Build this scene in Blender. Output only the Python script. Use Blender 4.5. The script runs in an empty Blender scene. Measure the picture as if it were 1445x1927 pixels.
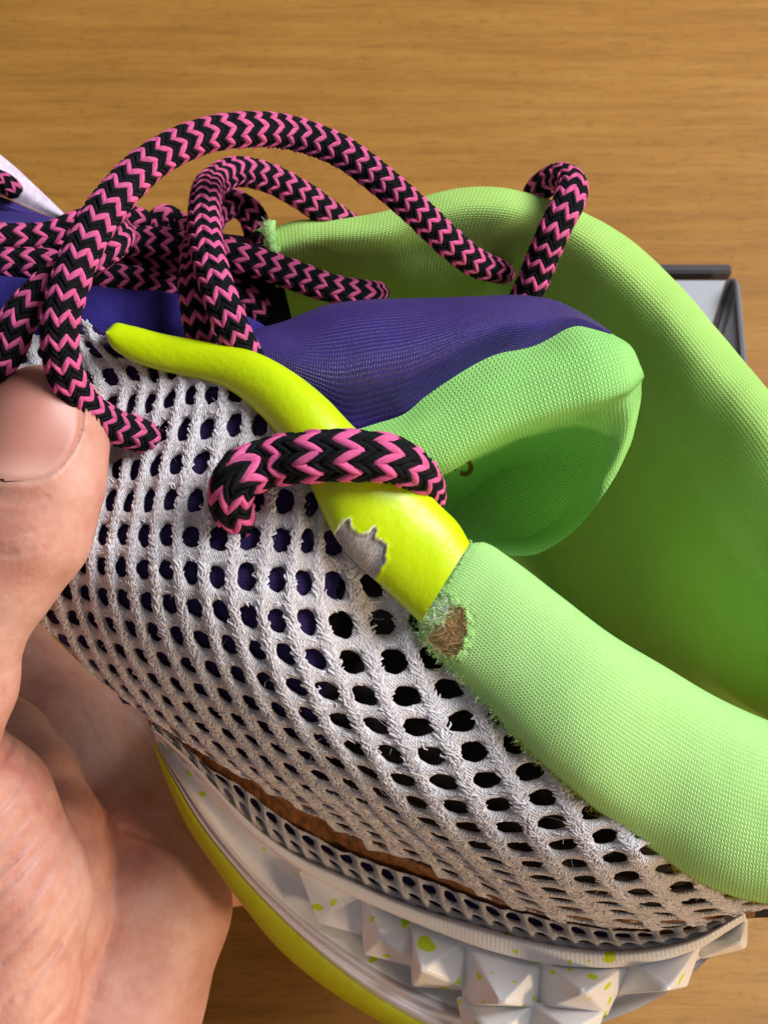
import bpy, bmesh, math, random
import numpy as np
rng = np.random.default_rng(7)
random.seed(7)

# ---------------------------------------------------------------- camera, light, exposure
D = 3300.0            # camera distance to the strap, in build units (one unit = 0.076 mm)
S = 0.00076           # build units -> Blender units (1 Blender unit = 1 decimetre)
CX, CY = 722.5, 963.5
TILT = math.radians(25)
TABLE = -1900.0
R3 = np.array([[1, 0, 0], [0, math.cos(TILT), -math.sin(TILT)], [0, math.sin(TILT), math.cos(TILT)]])
OFF = np.array([0, 0, -TABLE * math.cos(TILT) * S])

def W(v):
    return (np.asarray(v, float) @ R3.T) * S + OFF

scn = bpy.context.scene
scn.unit_settings.scale_length = 0.1
cam = bpy.data.cameras.new('camera')
cam.sensor_fit = 'HORIZONTAL'
cam.sensor_width = 36
cam.lens = 36 * D / 1445
cam.clip_start = 0.05
cam.clip_end = 100
cam.dof.use_dof = True
cam.dof.focus_distance = (D - 20) * S
cam.dof.aperture_fstop = 8.5
camo = bpy.data.objects.new('camera', cam)
scn.collection.objects.link(camo)
camo.location = W([0, 0, D])
camo.rotation_euler = (TILT, 0, 0)
scn.camera = camo

world = bpy.data.worlds.new('World')
scn.world = world
world.use_nodes = True
bg = world.node_tree.nodes['Background']
bg.inputs[0].default_value = (0.92, 0.95, 1.0, 1)
bg.inputs[1].default_value = 0.16

def area(name, loc, target, size, power, col):
    l = bpy.data.lights.new(name, 'AREA')
    l.shape = 'RECTANGLE'
    l.size, l.size_y = size
    l.energy = power
    l.color = col
    o = bpy.data.objects.new(name, l)
    scn.collection.objects.link(o)
    from mathutils import Vector
    o.location = loc
    d = Vector(target) - Vector(loc)
    o.rotation_euler = d.to_track_quat('-Z', 'Y').to_euler()
    return o

area('window_light', (6.5, 2.7, 8.7), (0, -0.1, 1.2), (5.2, 4.7), 1640, (0.95, 0.97, 1.0))
area('table_bounce_light', (4.6, -3.8, 0.6), (-0.25, -0.75, 0.6), (0.8, 0.5), 190, (1.0, 0.74, 0.46))  # added lamp for the warm light bounced off the sunlit table
scn.view_settings.view_transform = 'Standard'
scn.view_settings.look = 'None'
scn.view_settings.exposure = 0.03
scn.view_settings.gamma = 1.0
scn.view_settings.use_curve_mapping = False
scn.cycles.use_denoising = True
scn.cycles.max_bounces = 6

# ---------------------------------------------------------------- helpers
def P(px, py, z):
    k = (D - z) / D
    return np.array([(px - CX) * k, (CY - py) * k, z], float)

def PA(a):
    a = np.asarray(a, float)
    k = (D - a[..., 2]) / D
    return np.stack([(a[..., 0] - CX) * k, (CY - a[..., 1]) * k, a[..., 2]], -1)

def pix(v):
    k = D / (D - v[..., 2])
    return np.stack([v[..., 0] * k + CX, CY - v[..., 1] * k], -1)

def spline(pts, n, t=None):
    """smooth curve through pts, n samples evenly spaced along the chord length"""
    p = np.asarray(pts, float)
    d = np.r_[0, np.cumsum(np.linalg.norm(np.diff(p[:, :3] if p.shape[1] > 2 else p, axis=0), axis=1) + 1e-9)]
    m = np.zeros_like(p)
    if len(p) > 2:
        h = np.diff(d)[:, None]
        s = np.diff(p, axis=0) / h
        m[1:-1] = (s[:-1] * h[1:] + s[1:] * h[:-1]) / (h[1:] + h[:-1])
        m[0], m[-1] = s[0], s[-1]
    else:
        m[:] = (p[1] - p[0]) / d[-1]
    x = np.linspace(0, d[-1], n) if t is None else np.asarray(t) * d[-1]
    i = np.clip(np.searchsorted(d, x, 'right') - 1, 0, len(p) - 2)
    h = (d[i + 1] - d[i])[:, None]
    u = ((x - d[i])[:, None]) / h
    return ((2*u**3-3*u**2+1)*p[i] + (u**3-2*u**2+u)*h*m[i] + (-2*u**3+3*u**2)*p[i+1] + (u**3-u**2)*h*m[i+1])

def loft(rows, nu, nv):
    R = np.stack([spline(PA(r), nu) for r in rows])            # rows, nu, 3
    out = np.zeros((nv, nu, 3))
    # same across-parameter for every column, from the mean row spacing
    dm = np.r_[0, np.cumsum(np.linalg.norm(np.diff(R, axis=0), axis=2).mean(1))]
    t = np.linspace(0, dm[-1], nv)
    i = np.clip(np.searchsorted(dm, t, 'right') - 1, 0, len(dm) - 2)
    h = np.diff(dm)[:, None, None]
    s = np.diff(R, axis=0) / h
    m = np.zeros_like(R)
    m[1:-1] = (s[:-1] * h[1:] + s[1:] * h[:-1]) / (h[1:] + h[:-1])
    m[0], m[-1] = s[0], s[-1]
    hh = (dm[i + 1] - dm[i])[:, None, None]
    u = ((t - dm[i]) / (dm[i + 1] - dm[i]))[:, None, None]
    return ((2*u**3-3*u**2+1)*R[i] + (u**3-2*u**2+u)*hh*m[i] + (-2*u**3+3*u**2)*R[i+1] + (u**3-u**2)*hh*m[i+1])

def inpoly(pts, poly):
    poly = np.asarray(poly, float)
    x, y = pts[..., 0], pts[..., 1]
    r = np.zeros(x.shape, bool)
    j = len(poly) - 1
    for i in range(len(poly)):
        xi, yi, xj, yj = *poly[i], *poly[j]
        c = ((yi > y) != (yj > y)) & (x < (xj - xi) * (y - yi) / (yj - yi + 1e-12) + xi)
        r ^= c
        j = i
    return r

def polydist(pts, poly, closed=True):
    poly = np.asarray(poly, float)
    n = len(poly)
    best = np.full(pts.shape[:-1], 1e9)
    for i in range(n if closed else n - 1):
        a, b = poly[i], poly[(i + 1) % n]
        ab = b - a
        t = np.clip(((pts - a) @ ab) / (ab @ ab + 1e-9), 0, 1)
        best = np.minimum(best, np.linalg.norm(pts - (a + t[..., None] * ab), axis=-1))
    return best

def mesh(name, v, f, mats, parent=None, uv=None, mi=None, smooth=True, label=None):
    """v: build-space vertices, f: (n,3|4) index array -> one mesh object"""
    f = np.asarray(f, np.int32)
    me = bpy.data.meshes.new(name)
    me.vertices.add(len(v))
    me.vertices.foreach_set('co', W(v).astype(np.float32).ravel())
    k = f.shape[1]
    me.loops.add(f.size)
    me.loops.foreach_set('vertex_index', f.ravel())
    me.polygons.add(len(f))
    me.polygons.foreach_set('loop_start', np.arange(0, f.size, k, dtype=np.int32))
    me.polygons.foreach_set('loop_total', np.full(len(f), k, np.int32))
    if mi is not None:
        me.polygons.foreach_set('material_index', np.asarray(mi, np.int32))
    if uv is not None:
        l = me.uv_layers.new(name='UVMap')
        l.data.foreach_set('uv', np.asarray(uv, np.float32)[f.ravel()].ravel())
    me.update(calc_edges=True)
    me.validate()
    me.polygons.foreach_set('use_smooth', np.full(len(me.polygons), smooth))
    for m in (mats if isinstance(mats, (list, tuple)) else [mats]):
        me.materials.append(m)
    o = bpy.data.objects.new(name, me)
    scn.collection.objects.link(o)
    if parent is not None:
        o.parent = parent
    if label:
        o['label'] = label
    return o

def gridfaces(nv, nu):
    i = np.arange(nv * nu).reshape(nv, nu)
    return np.stack([i[:-1, :-1], i[:-1, 1:], i[1:, 1:], i[1:, :-1]], -1).reshape(-1, 4)

def griduv(g):
    """uv in build units, following arc length both ways"""
    nv, nu = g.shape[:2]
    u = np.r_[0, np.cumsum(np.linalg.norm(np.diff(g, axis=1), axis=2).mean(0))]
    v = np.r_[0, np.cumsum(np.linalg.norm(np.diff(g, axis=0), axis=2).mean(1))]
    return np.stack(np.broadcast_arrays(u[None, :], v[:, None]), -1).reshape(-1, 2)

def grid(name, g, mat, parent=None, **kw):
    nv, nu = g.shape[:2]
    return mesh(name, g.reshape(-1, 3), gridfaces(nv, nu), mat, parent, uv=griduv(g), **kw)

def empty(name, label=None, cat=None, loc=(0, 0, 0)):
    o = bpy.data.objects.new(name, None)
    scn.collection.objects.link(o)
    o.empty_display_size = 0.1
    if label: o['label'] = label
    if cat: o['category'] = cat
    return o

def vnoise(p, scale, seed=0):
    """cheap smooth 3-D value noise in -1..1"""
    p = np.asarray(p, float) / scale + 1000.3 + seed * 17.17
    i = np.floor(p).astype(np.int64)
    f = p - i
    f = f * f * (3 - 2 * f)
    def hsh(a):
        n = (a[..., 0] * 73856093) ^ (a[..., 1] * 19349663) ^ (a[..., 2] * 83492791)
        n = (n ^ (n >> 13)) * 1274126177 & 0x7fffffff
        return ((n ^ (n >> 16)) & 0xffff) / 32767.5 - 1
    r = 0
    for dx in (0, 1):
        for dy in (0, 1):
            for dz in (0, 1):
                w = (f[..., 0] if dx else 1 - f[..., 0]) * (f[..., 1] if dy else 1 - f[..., 1]) * (f[..., 2] if dz else 1 - f[..., 2])
                r = r + w * hsh(i + np.array([dx, dy, dz]))
    return r

# ---------------------------------------------------------------- materials
def lin(c):
    return tuple((x / 255 / 12.92 if x / 255 <= 0.04045 else ((x / 255 + 0.055) / 1.055) ** 2.4) for x in c) + (1,)

class Mat:
    def __init__(s, name, col, rough=0.8, spec=0.3, sheen=0.0):
        s.m = bpy.data.materials.new(name)
        s.m.use_nodes = True
        s.t = s.m.node_tree
        s.b = s.t.nodes['Principled BSDF']
        s.b.inputs['Base Color'].default_value = lin(col)
        s.b.inputs['Roughness'].default_value = rough
        s.b.inputs['Specular IOR Level'].default_value = spec
        if sheen:
            s.b.inputs['Sheen Weight'].default_value = sheen
            s.b.inputs['Sheen Roughness'].default_value = 0.4
            s.b.inputs['Sheen Tint'].default_value = lin(col)
    def n(s, typ, **kw):
        nd = s.t.nodes.new('ShaderNode' + typ)
        for k, v in kw.items():
            if k.startswith('i_'):
                key = k[2:]
                key = int(key) if key.isdigit() else key.replace('_', ' ')
                s.put(nd.inputs[key], v)
            else:
                setattr(nd, k, v)
        return nd
    def put(s, sock, v):
        if isinstance(v, bpy.types.NodeSocket):
            s.t.links.new(v, sock)
        else:
            sock.default_value = v
    def math(s, op, a, b=0.0, c=0.0):
        nd = s.n('Math', operation=op)
        for i, x in enumerate((a, b, c)):
            s.put(nd.inputs[i], x)
        return nd.outputs[0]
    def noise(s, vec, scale, detail=3, rough=0.55):
        nd = s.n('TexNoise', i_Scale=scale, i_Detail=detail, i_Roughness=rough)
        if vec is not None: s.put(nd.inputs['Vector'], vec)
        return nd.outputs['Fac']
    def ramp(s, fac, stops):
        nd = s.n('ValToRGB')
        s.put(nd.inputs[0], fac)
        el = nd.color_ramp.elements
        while len(el) < len(stops): el.new(0.5)
        for e, (p, c) in zip(el, stops):
            e.position = p
            e.color = c if len(c) == 4 else tuple(c) + (1,)
        return nd.outputs[0]
    def mix(s, fac, a, b, mode='MIX'):
        nd = s.n('MixRGB', blend_type=mode)
        s.put(nd.inputs[0], fac); s.put(nd.inputs[1], a); s.put(nd.inputs[2], b)
        return nd.outputs[0]
    def bump(s, h, dist, strength=1.0, normal=None):
        nd = s.n('Bump', i_Strength=strength, i_Distance=dist * S)
        s.put(nd.inputs['Height'], h)
        if normal is not None: s.put(nd.inputs['Normal'], normal)
        s.put(s.b.inputs['Normal'], nd.outputs[0])
        return nd.outputs[0]
    def uv(s):
        return s.n('TexCoord').outputs['UV']
    def obj(s):
        return s.n('TexCoord').outputs['Object']
    def color(s, c):
        s.put(s.b.inputs['Base Color'], c)

def knit_height(m, w, h, lean=0.5, swap=False):
    """columns of V stitches, w wide and h high in build units of the uv map"""
    sep = m.n('SeparateXYZ'); m.put(sep.inputs[0], m.uv())
    a, b = (sep.outputs[1], sep.outputs[0]) if swap else (sep.outputs[0], sep.outputs[1])
    wob = m.noise(m.uv(), 0.02, 2)
    x = m.math('ADD', m.math('DIVIDE', a, w), m.math('MULTIPLY', wob, 0.9))
    tri = m.math('ABSOLUTE', m.math('SUBTRACT', m.math('FRACT', x), 0.5))          # 0 .. 0.5
    y = m.math('ADD', m.math('DIVIDE', b, h), m.math('MULTIPLY', tri, 2 * lean))
    s = m.math('ABSOLUTE', m.math('SINE', m.math('MULTIPLY', y, math.pi)))
    edge = m.math('SUBTRACT', 1.0, m.math('POWER', m.math('MULTIPLY', tri, 2.0), 3.0))
    return m.math('MULTIPLY', m.math('POWER', s, 0.7), m.math('ADD', m.math('MULTIPLY', edge, 0.75), 0.25)), s, edge

def knit_mat(name, col, col2, w, h, depth, rough=0.85, sheen=0.25, lean=0.5, swap=False, spec=0.2, soil=None):
    m = Mat(name, col, rough, spec, sheen)
    hgt, s, e = knit_height(m, w, h, lean, swap)
    nz = m.noise(m.uv(), 0.012, 4)
    fine = m.noise(m.uv(), 0.5, 2)
    c = m.mix(m.math('MULTIPLY', nz, 0.7), lin(col), lin(col2))
    c = m.mix(m.math('MULTIPLY', m.math('SUBTRACT', 1.0, hgt), 0.35), c, lin(col2))  # gaps between stitches darkened in the colour, like shade in the weave
    if soil:
        sp = m.n('SeparateXYZ'); m.put(sp.inputs[0], m.uv())
        v_ = m.math('ADD', sp.outputs[1], m.math('MULTIPLY', m.math('SUBTRACT', m.noise(m.uv(), 0.03, 4, .7), .5), 60.0))
        k = m.math('MULTIPLY', m.math('SUBTRACT', v_, soil[0]), 1.0/(soil[1] - soil[0]))
        k = m.math('MULTIPLY', m.math('MINIMUM', m.math('MAXIMUM', k, 0.0), 1.0), .6)
        c = m.mix(k, c, lin((176, 160, 62)))
    m.color(c)
    m.bump(m.math('ADD', hgt, m.math('MULTIPLY', fine, 0.5)), depth, 1.0)
    return m.m

M = {}
M['green'] = knit_mat('green_knit', (188, 234, 150), (164, 222, 122), 6.4, 7.6, 1.4, lean=0.55)
M['green_in'] = knit_mat('green_lining_knit', (180, 222, 122), (160, 204, 98), 7.5, 7.0, 1.4, lean=0.4)
M['green_tongue'] = knit_mat('green_tongue_knit', (166, 226, 132), (140, 210, 106), 8.5, 8.5, 1.9, lean=0.5)
M['purple'] = knit_mat('purple_knit', (64, 43, 134), (42, 28, 92), 5.2, 7.0, 1.7, rough=0.42, sheen=0.0, lean=0.35, spec=0.5)
M['purple_soft'] = knit_mat('purple_lining', (60, 48, 140), (44, 35, 108), 6.0, 8.0, 1.6, rough=0.8, sheen=0.2)
M['purple_under'] = knit_mat('purple_underlay', (62, 46, 98), (44, 34, 76), 7.0, 8.0, 1.5, rough=0.95, sheen=0.1)

def m_strap():
    m = Mat('neon_yellow_leather', (216, 236, 0), 0.42, 0.45)
    n1 = m.noise(m.uv(), 0.22, 3)
    n2 = m.noise(m.uv(), 0.06, 3)
    vor = m.n('TexVoronoi', feature='DISTANCE_TO_EDGE', i_Scale=0.09)
    mp = m.n('Mapping'); m.put(mp.inputs['Vector'], m.uv()); mp.inputs['Scale'].default_value = (1.0, 0.35, 1)
    m.put(vor.inputs['Vector'], mp.outputs[0])
    cr = m.math('MINIMUM', m.math('MULTIPLY', vor.outputs['Distance'], 8.0), 1.0)
    m.color(m.mix(m.noise(m.uv(), 0.015, 3), lin((206, 232, 0)), lin((192, 220, 0))))
    m.bump(m.math('ADD', m.math('ADD', m.math('MULTIPLY', n1, 0.6), m.math('MULTIPLY', n2, 0.8)), m.math('MULTIPLY', cr, 0.12)), 2.0, 0.32)
    m.put(m.b.inputs['Roughness'], m.math('ADD', 0.24, m.math('MULTIPLY', n2, 0.22)))
    return m.m
M['strap'] = m_strap()

def m_fiber(name, col, col2, sc, depth, rough=0.9):
    m = Mat(name, col, rough, 0.2, 0.2)
    mp = m.n('Mapping'); m.put(mp.inputs['Vector'], m.uv()); mp.inputs['Scale'].default_value = (sc, sc * 0.35, sc)
    n1 = m.noise(mp.outputs[0], 1.0, 4, 0.7)
    n2 = m.noise(m.uv(), 0.05, 3)
    m.color(m.ramp(m.math('ADD', m.math('MULTIPLY', n1, 0.7), m.math('MULTIPLY', n2, 0.3)), [(0.32, lin(col2)), (0.66, lin(col))]))
    m.bump(n1, depth, 1.0)
    return m.m
M['backing'] = m_fiber('worn_grey_backing', (222, 213, 210), (142, 128, 120), 0.32, 3.5)
M['foam'] = m_fiber('worn_brown_foam', (214, 182, 130), (156, 120, 76), 0.30, 3.0)
M['fuzz'] = m_fiber('worn_pale_fuzz', (216, 236, 190), (150, 196, 112), 0.16, 6.0)
M['film'] = Mat('torn_pale_film', (232, 240, 170), 0.5, 0.4).m
M['thread_green'] = Mat('frayed_green_thread', (206, 244, 168), 0.9, 0.2, 0.1).m
M['thread_white'] = Mat('frayed_white_thread', (232, 230, 232), 0.8, 0.2, 0.1).m
M['lint'] = Mat('dark_lint', (86, 70, 78), 0.9, 0.2).m
M['thread_ochre'] = Mat('soiled_ochre_thread', (190, 166, 74), 0.9, 0.2, 0.3).m
M['thread_brown'] = Mat('brown_fibre', (196, 162, 112), 0.9, 0.2, 0.3).m

def m_mesh():
    m = Mat('white_mesh_thread', (222, 214, 212), 0.88, 0.2, 0.35)
    sep = m.n('SeparateXYZ'); m.put(sep.inputs[0], m.uv())
    c, r = sep.outputs[0], sep.outputs[1]
    w = m.noise(m.uv(), 1.3, 2)
    # plied thread: slanted strands in columns of V along the rope
    x = m.math('ADD', m.math('MULTIPLY', c, 4.0), m.math('MULTIPLY', w, 0.8))
    tri = m.math('ABSOLUTE', m.math('SUBTRACT', m.math('FRACT', x), 0.5))
    y = m.math('ADD', m.math('MULTIPLY', r, 6.0), m.math('MULTIPLY', tri, 3.4))
    y = m.math('ADD', y, m.math('MULTIPLY', w, 1.6))
    s = m.math('POWER', m.math('ABSOLUTE', m.math('SINE', m.math('MULTIPLY', y, math.pi))), 0.8)
    mp = m.n('Mapping'); m.put(mp.inputs['Vector'], m.uv()); mp.inputs['Scale'].default_value = (26, 12, 1); mp.inputs['Rotation'].default_value = (0, 0, 0.4)
    fib = m.noise(mp.outputs[0], 1.0, 3, 0.65)
    h = m.math('ADD', m.math('MULTIPLY', s, 0.65), m.math('MULTIPLY', fib, 0.9))
    big = m.noise(m.uv(), 0.35, 2)
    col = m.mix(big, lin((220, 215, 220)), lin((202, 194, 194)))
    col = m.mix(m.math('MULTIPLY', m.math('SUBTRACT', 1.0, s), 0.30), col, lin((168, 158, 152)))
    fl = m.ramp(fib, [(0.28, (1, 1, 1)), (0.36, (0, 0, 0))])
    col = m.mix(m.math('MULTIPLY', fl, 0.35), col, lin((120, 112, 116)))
    m.color(col)
    m.bump(h, 2.6, 1.0)
    return m.m
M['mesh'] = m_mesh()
def m_thread():
    m = Mat('white_plied_thread', (226, 220, 220), 0.8, 0.25, 0.35)
    n = m.noise(m.uv(), 0.7, 3)
    m.color(m.ramp(n, [(.3, lin((182, 174, 172))), (.55, lin((214, 208, 212))), (.75, lin((234, 232, 242)))]))
    return m.m
M['thread'] = m_thread()
M['dark'] = m_fiber('dark_inner_shade', (44, 38, 36), (26, 22, 22), 0.1, 2.0)  # near-black colour stands in for shade behind the holes
M['black_void'] = Mat('black_inner_shade', (16, 14, 18), 0.95, 0.1).m  # black colour stands in for the shade in the throat

def m_brown():
    m = Mat('brown_crinkled_strip', (150, 88, 44), 0.45, 0.5)
    n = m.noise(m.uv(), 0.035, 4)
    m.color(m.ramp(n, [(0.3, lin((96, 62, 22))), (0.5, lin((134, 84, 42))), (0.7, lin((160, 100, 58)))]))
    m.bump(m.noise(m.uv(), 0.05, 3), 5.0, 1.0)
    return m.m
M['brown'] = m_brown()

def m_yarn(name, c1, c2, rough, sheen, spec):
    m = Mat(name, c1, rough, spec, sheen)
    mp = m.n('Mapping'); m.put(mp.inputs['Vector'], m.uv()); mp.inputs['Scale'].default_value = (1.4, 13.0, 1)
    f = m.noise(mp.outputs[0], 1.0, 3, 0.7)
    b = m.noise(m.obj(), 9.0, 2)
    m.color(m.mix(m.math('MULTIPLY', m.math('ADD', f, b), 0.5), lin(c1), lin(c2)))
    m.bump(f, 5.0, 1.0)
    return m.m
M['pink'] = m_yarn('pink_yarn', (255, 128, 184), (252, 96, 160), 0.75, 0.15, 0.2)
M['black'] = m_yarn('black_yarn', (38, 38, 42), (16, 16, 19), 0.92, 0.12, 0.15)
M['core'] = Mat('dark_lace_core', (16, 15, 17), 0.9, 0.1).m

def m_midsole():
    m = Mat('pearl_grey_midsole', (206, 200, 200), 0.36, 0.5)
    n = m.noise(m.obj(), 8.0, 3)
    base = m.mix(n, lin((240, 238, 240)), lin((230, 225, 225)))
    cells = m.n('TexVoronoi', feature='F1', i_Scale=34.0, i_Randomness=1.0)
    warp = m.n('TexNoise', i_Scale=26.0, i_Detail=2.0)
    m.put(warp.inputs['Vector'], m.obj())
    add = m.n('VectorMath', operation='MULTIPLY_ADD')
    m.put(add.inputs[0], warp.outputs['Color']); add.inputs[1].default_value = (0.035,) * 3; m.put(add.inputs[2], m.obj())
    m.put(cells.inputs['Vector'], add.outputs[0])
    rnd = m.n('SeparateXYZ'); m.put(rnd.inputs[0], cells.outputs['Color'])
    size = m.math('MULTIPLY', m.math('POWER', rnd.outputs[0], 2.6), 0.42)
    dot = m.math('LESS_THAN', cells.outputs['Distance'], size)
    m.color(m.mix(dot, base, lin((204, 226, 24))))
    m.bump(m.noise(m.obj(), 60.0, 3), 1.2, 0.5)
    m.put(m.b.inputs['Roughness'], m.math('ADD', 0.30, m.math('MULTIPLY', n, 0.2)))
    return m.m
M['midsole'] = m_midsole()
def m_sidewall():
    m = Mat('white_rubber_sidewall', (206, 196, 196), 0.42, 0.5)
    sep = m.n('SeparateXYZ'); m.put(sep.inputs[0], m.uv())
    mp = m.n('Mapping'); m.put(mp.inputs['Vector'], m.uv()); mp.inputs['Scale'].default_value = (0.004, 0.07, 1)
    n = m.noise(mp.outputs[0], 1.0, 3)
    m.color(m.mix(n, lin((230, 222, 224)), lin((206, 192, 192))))
    m.bump(n, 6.0, 0.8)
    return m.m
M['sidewall'] = m_sidewall()
def m_outsole():
    m = Mat('yellow_rubber_outsole', (206, 204, 4), 0.6, 0.35)
    n = m.noise(m.obj(), 40.0, 3)
    m.color(m.mix(n, lin((186, 182, 6)), lin((166, 160, 2))))
    m.bump(n, 2.0, 0.6)
    return m.m
M['outsole'] = m_outsole()

def m_skin():
    m = Mat('skin', (214, 160, 130), 0.48, 0.4)
    o = m.obj()
    n1 = m.noise(o, 4.2, 5, .65)
    n2 = m.noise(o, 30.0, 4, .7)
    col = m.ramp(m.math('ADD', m.math('MULTIPLY', n1, 0.75), m.math('MULTIPLY', n2, 0.25)),
                 [(0.36, lin((182, 112, 96))), (0.50, lin((200, 144, 126))), (0.64, lin((212, 166, 150)))])
    m.color(col)
    vor = m.n('TexVoronoi', feature='DISTANCE_TO_EDGE', i_Scale=58.0)
    mp = m.n('Mapping'); m.put(mp.inputs['Vector'], o); mp.inputs['Scale'].default_value = (1.0, 0.55, 1); mp.inputs['Rotation'].default_value = (0, 0, 0.5)
    m.put(vor.inputs['Vector'], mp.outputs[0])
    ridge = m.math('MINIMUM', m.math('MULTIPLY', vor.outputs['Distance'], 5.0), 1.0)
    h = m.math('ADD', m.math('MULTIPLY', ridge, 0.16), m.math('MULTIPLY', m.noise(o, 120.0, 4, .7), 0.8))
    m.bump(h, 1.8, 0.6)
    m.b.inputs['Subsurface Weight'].default_value = 0.22
    m.b.inputs['Subsurface Radius'].default_value = (1.0, 0.35, 0.2)
    m.b.inputs['Subsurface Scale'].default_value = 0.03
    return m.m
M['skin'] = m_skin()
def m_nail():
    m = Mat('fingernail', (206, 152, 140), 0.42, 0.5)
    sep = m.n('SeparateXYZ'); m.put(sep.inputs[0], m.uv())
    n = m.noise(m.obj(), 5.0, 2)
    c = m.mix(n, lin((196, 136, 118)), lin((180, 112, 98)))
    lun = m.ramp(sep.outputs[1], [(0.10, (1, 1, 1)), (0.30, (0, 0, 0))])
    c = m.mix(m.math('MULTIPLY', lun, 0.45), c, lin((224, 178, 160)))
    m.color(c)
    mp = m.n('Mapping'); m.put(mp.inputs['Vector'], m.uv()); mp.inputs['Scale'].default_value = (18, 0.6, 1)
    m.bump(m.noise(mp.outputs[0], 1.0, 2), 0.6, 0.2)
    m.b.inputs['Subsurface Weight'].default_value = 0.15
    m.b.inputs['Subsurface Scale'].default_value = 0.02
    return m.m
M['nail'] = m_nail()

def m_wood():
    m = Mat('oiled_wood', (170, 120, 56), 0.5, 0.35)
    o = m.obj()
    def st(sx, sy, detail=4, rough=0.6):
        mp = m.n('Mapping'); m.put(mp.inputs['Vector'], o); mp.inputs['Scale'].default_value = (sx, sy, 1)
        return m.noise(mp.outputs[0], 1.0, detail, rough)
    broad = st(0.3, 1.6)
    grain = st(1.6, 26.0, 5, 0.7)
    pores = st(14.0, 110.0, 3, 0.6)
    f = m.math('ADD', m.math('MULTIPLY', broad, 0.45), m.math('MULTIPLY', grain, 0.55))
    c = m.ramp(f, [(0.30, lin((132, 86, 30))), (0.50, lin((163, 113, 45))), (0.70, lin((182, 134, 62)))])
    pc = m.ramp(pores, [(0.34, (1, 1, 1)), (0.46, (0, 0, 0))])
    c = m.mix(m.math('MULTIPLY', pc, 0.35), c, lin((124, 78, 28)))
    m.color(c)
    sp = m.noise(o, 34.0, 4, 0.75)
    c = m.mix(m.math('MULTIPLY', m.ramp(sp, [(0.34, (1, 1, 1)), (0.44, (0, 0, 0))]), 0.30), c, lin((118, 76, 20)))
    m.color(c)
    m.bump(m.math('ADD', m.math('MULTIPLY', grain, 0.6), pores), 3.0, 0.5)
    return m.m
M['wood'] = m_wood()
def m_card(name, a, b):
    m = Mat(name, a, 0.8, 0.2)
    m.color(m.mix(m.noise(m.obj(), 6.0, 4), lin(a), lin(b)))
    m.bump(m.noise(m.obj(), 120.0, 3), 1.0, 0.4)
    return m.m
M['card_in'] = m_card('light_grey_card', (182, 182, 188), (168, 168, 174))
M['card_flap'] = m_card('mid_grey_card', (128, 126, 130), (110, 108, 112))
M['card_rim'] = m_card('charcoal_card', (86, 82, 86), (70, 66, 70))

# ---------------------------------------------------------------- setting: the table
tb = 14.0
tv = np.array([[-tb, -tb, 0], [tb, -tb, 0], [tb, tb, 0], [-tb, tb, 0]])
me = bpy.data.meshes.new('table')
me.from_pydata(tv.tolist(), [], [(0, 1, 2, 3)])
me.materials.append(M['wood'])
table = bpy.data.objects.new('table', me)
scn.collection.objects.link(table)
table['kind'] = 'structure'

# ---------------------------------------------------------------- the shoe
shoe = empty('sneaker', 'worn sneaker with white mesh side, lime green collar and purple tongue', 'sneaker')

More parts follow.
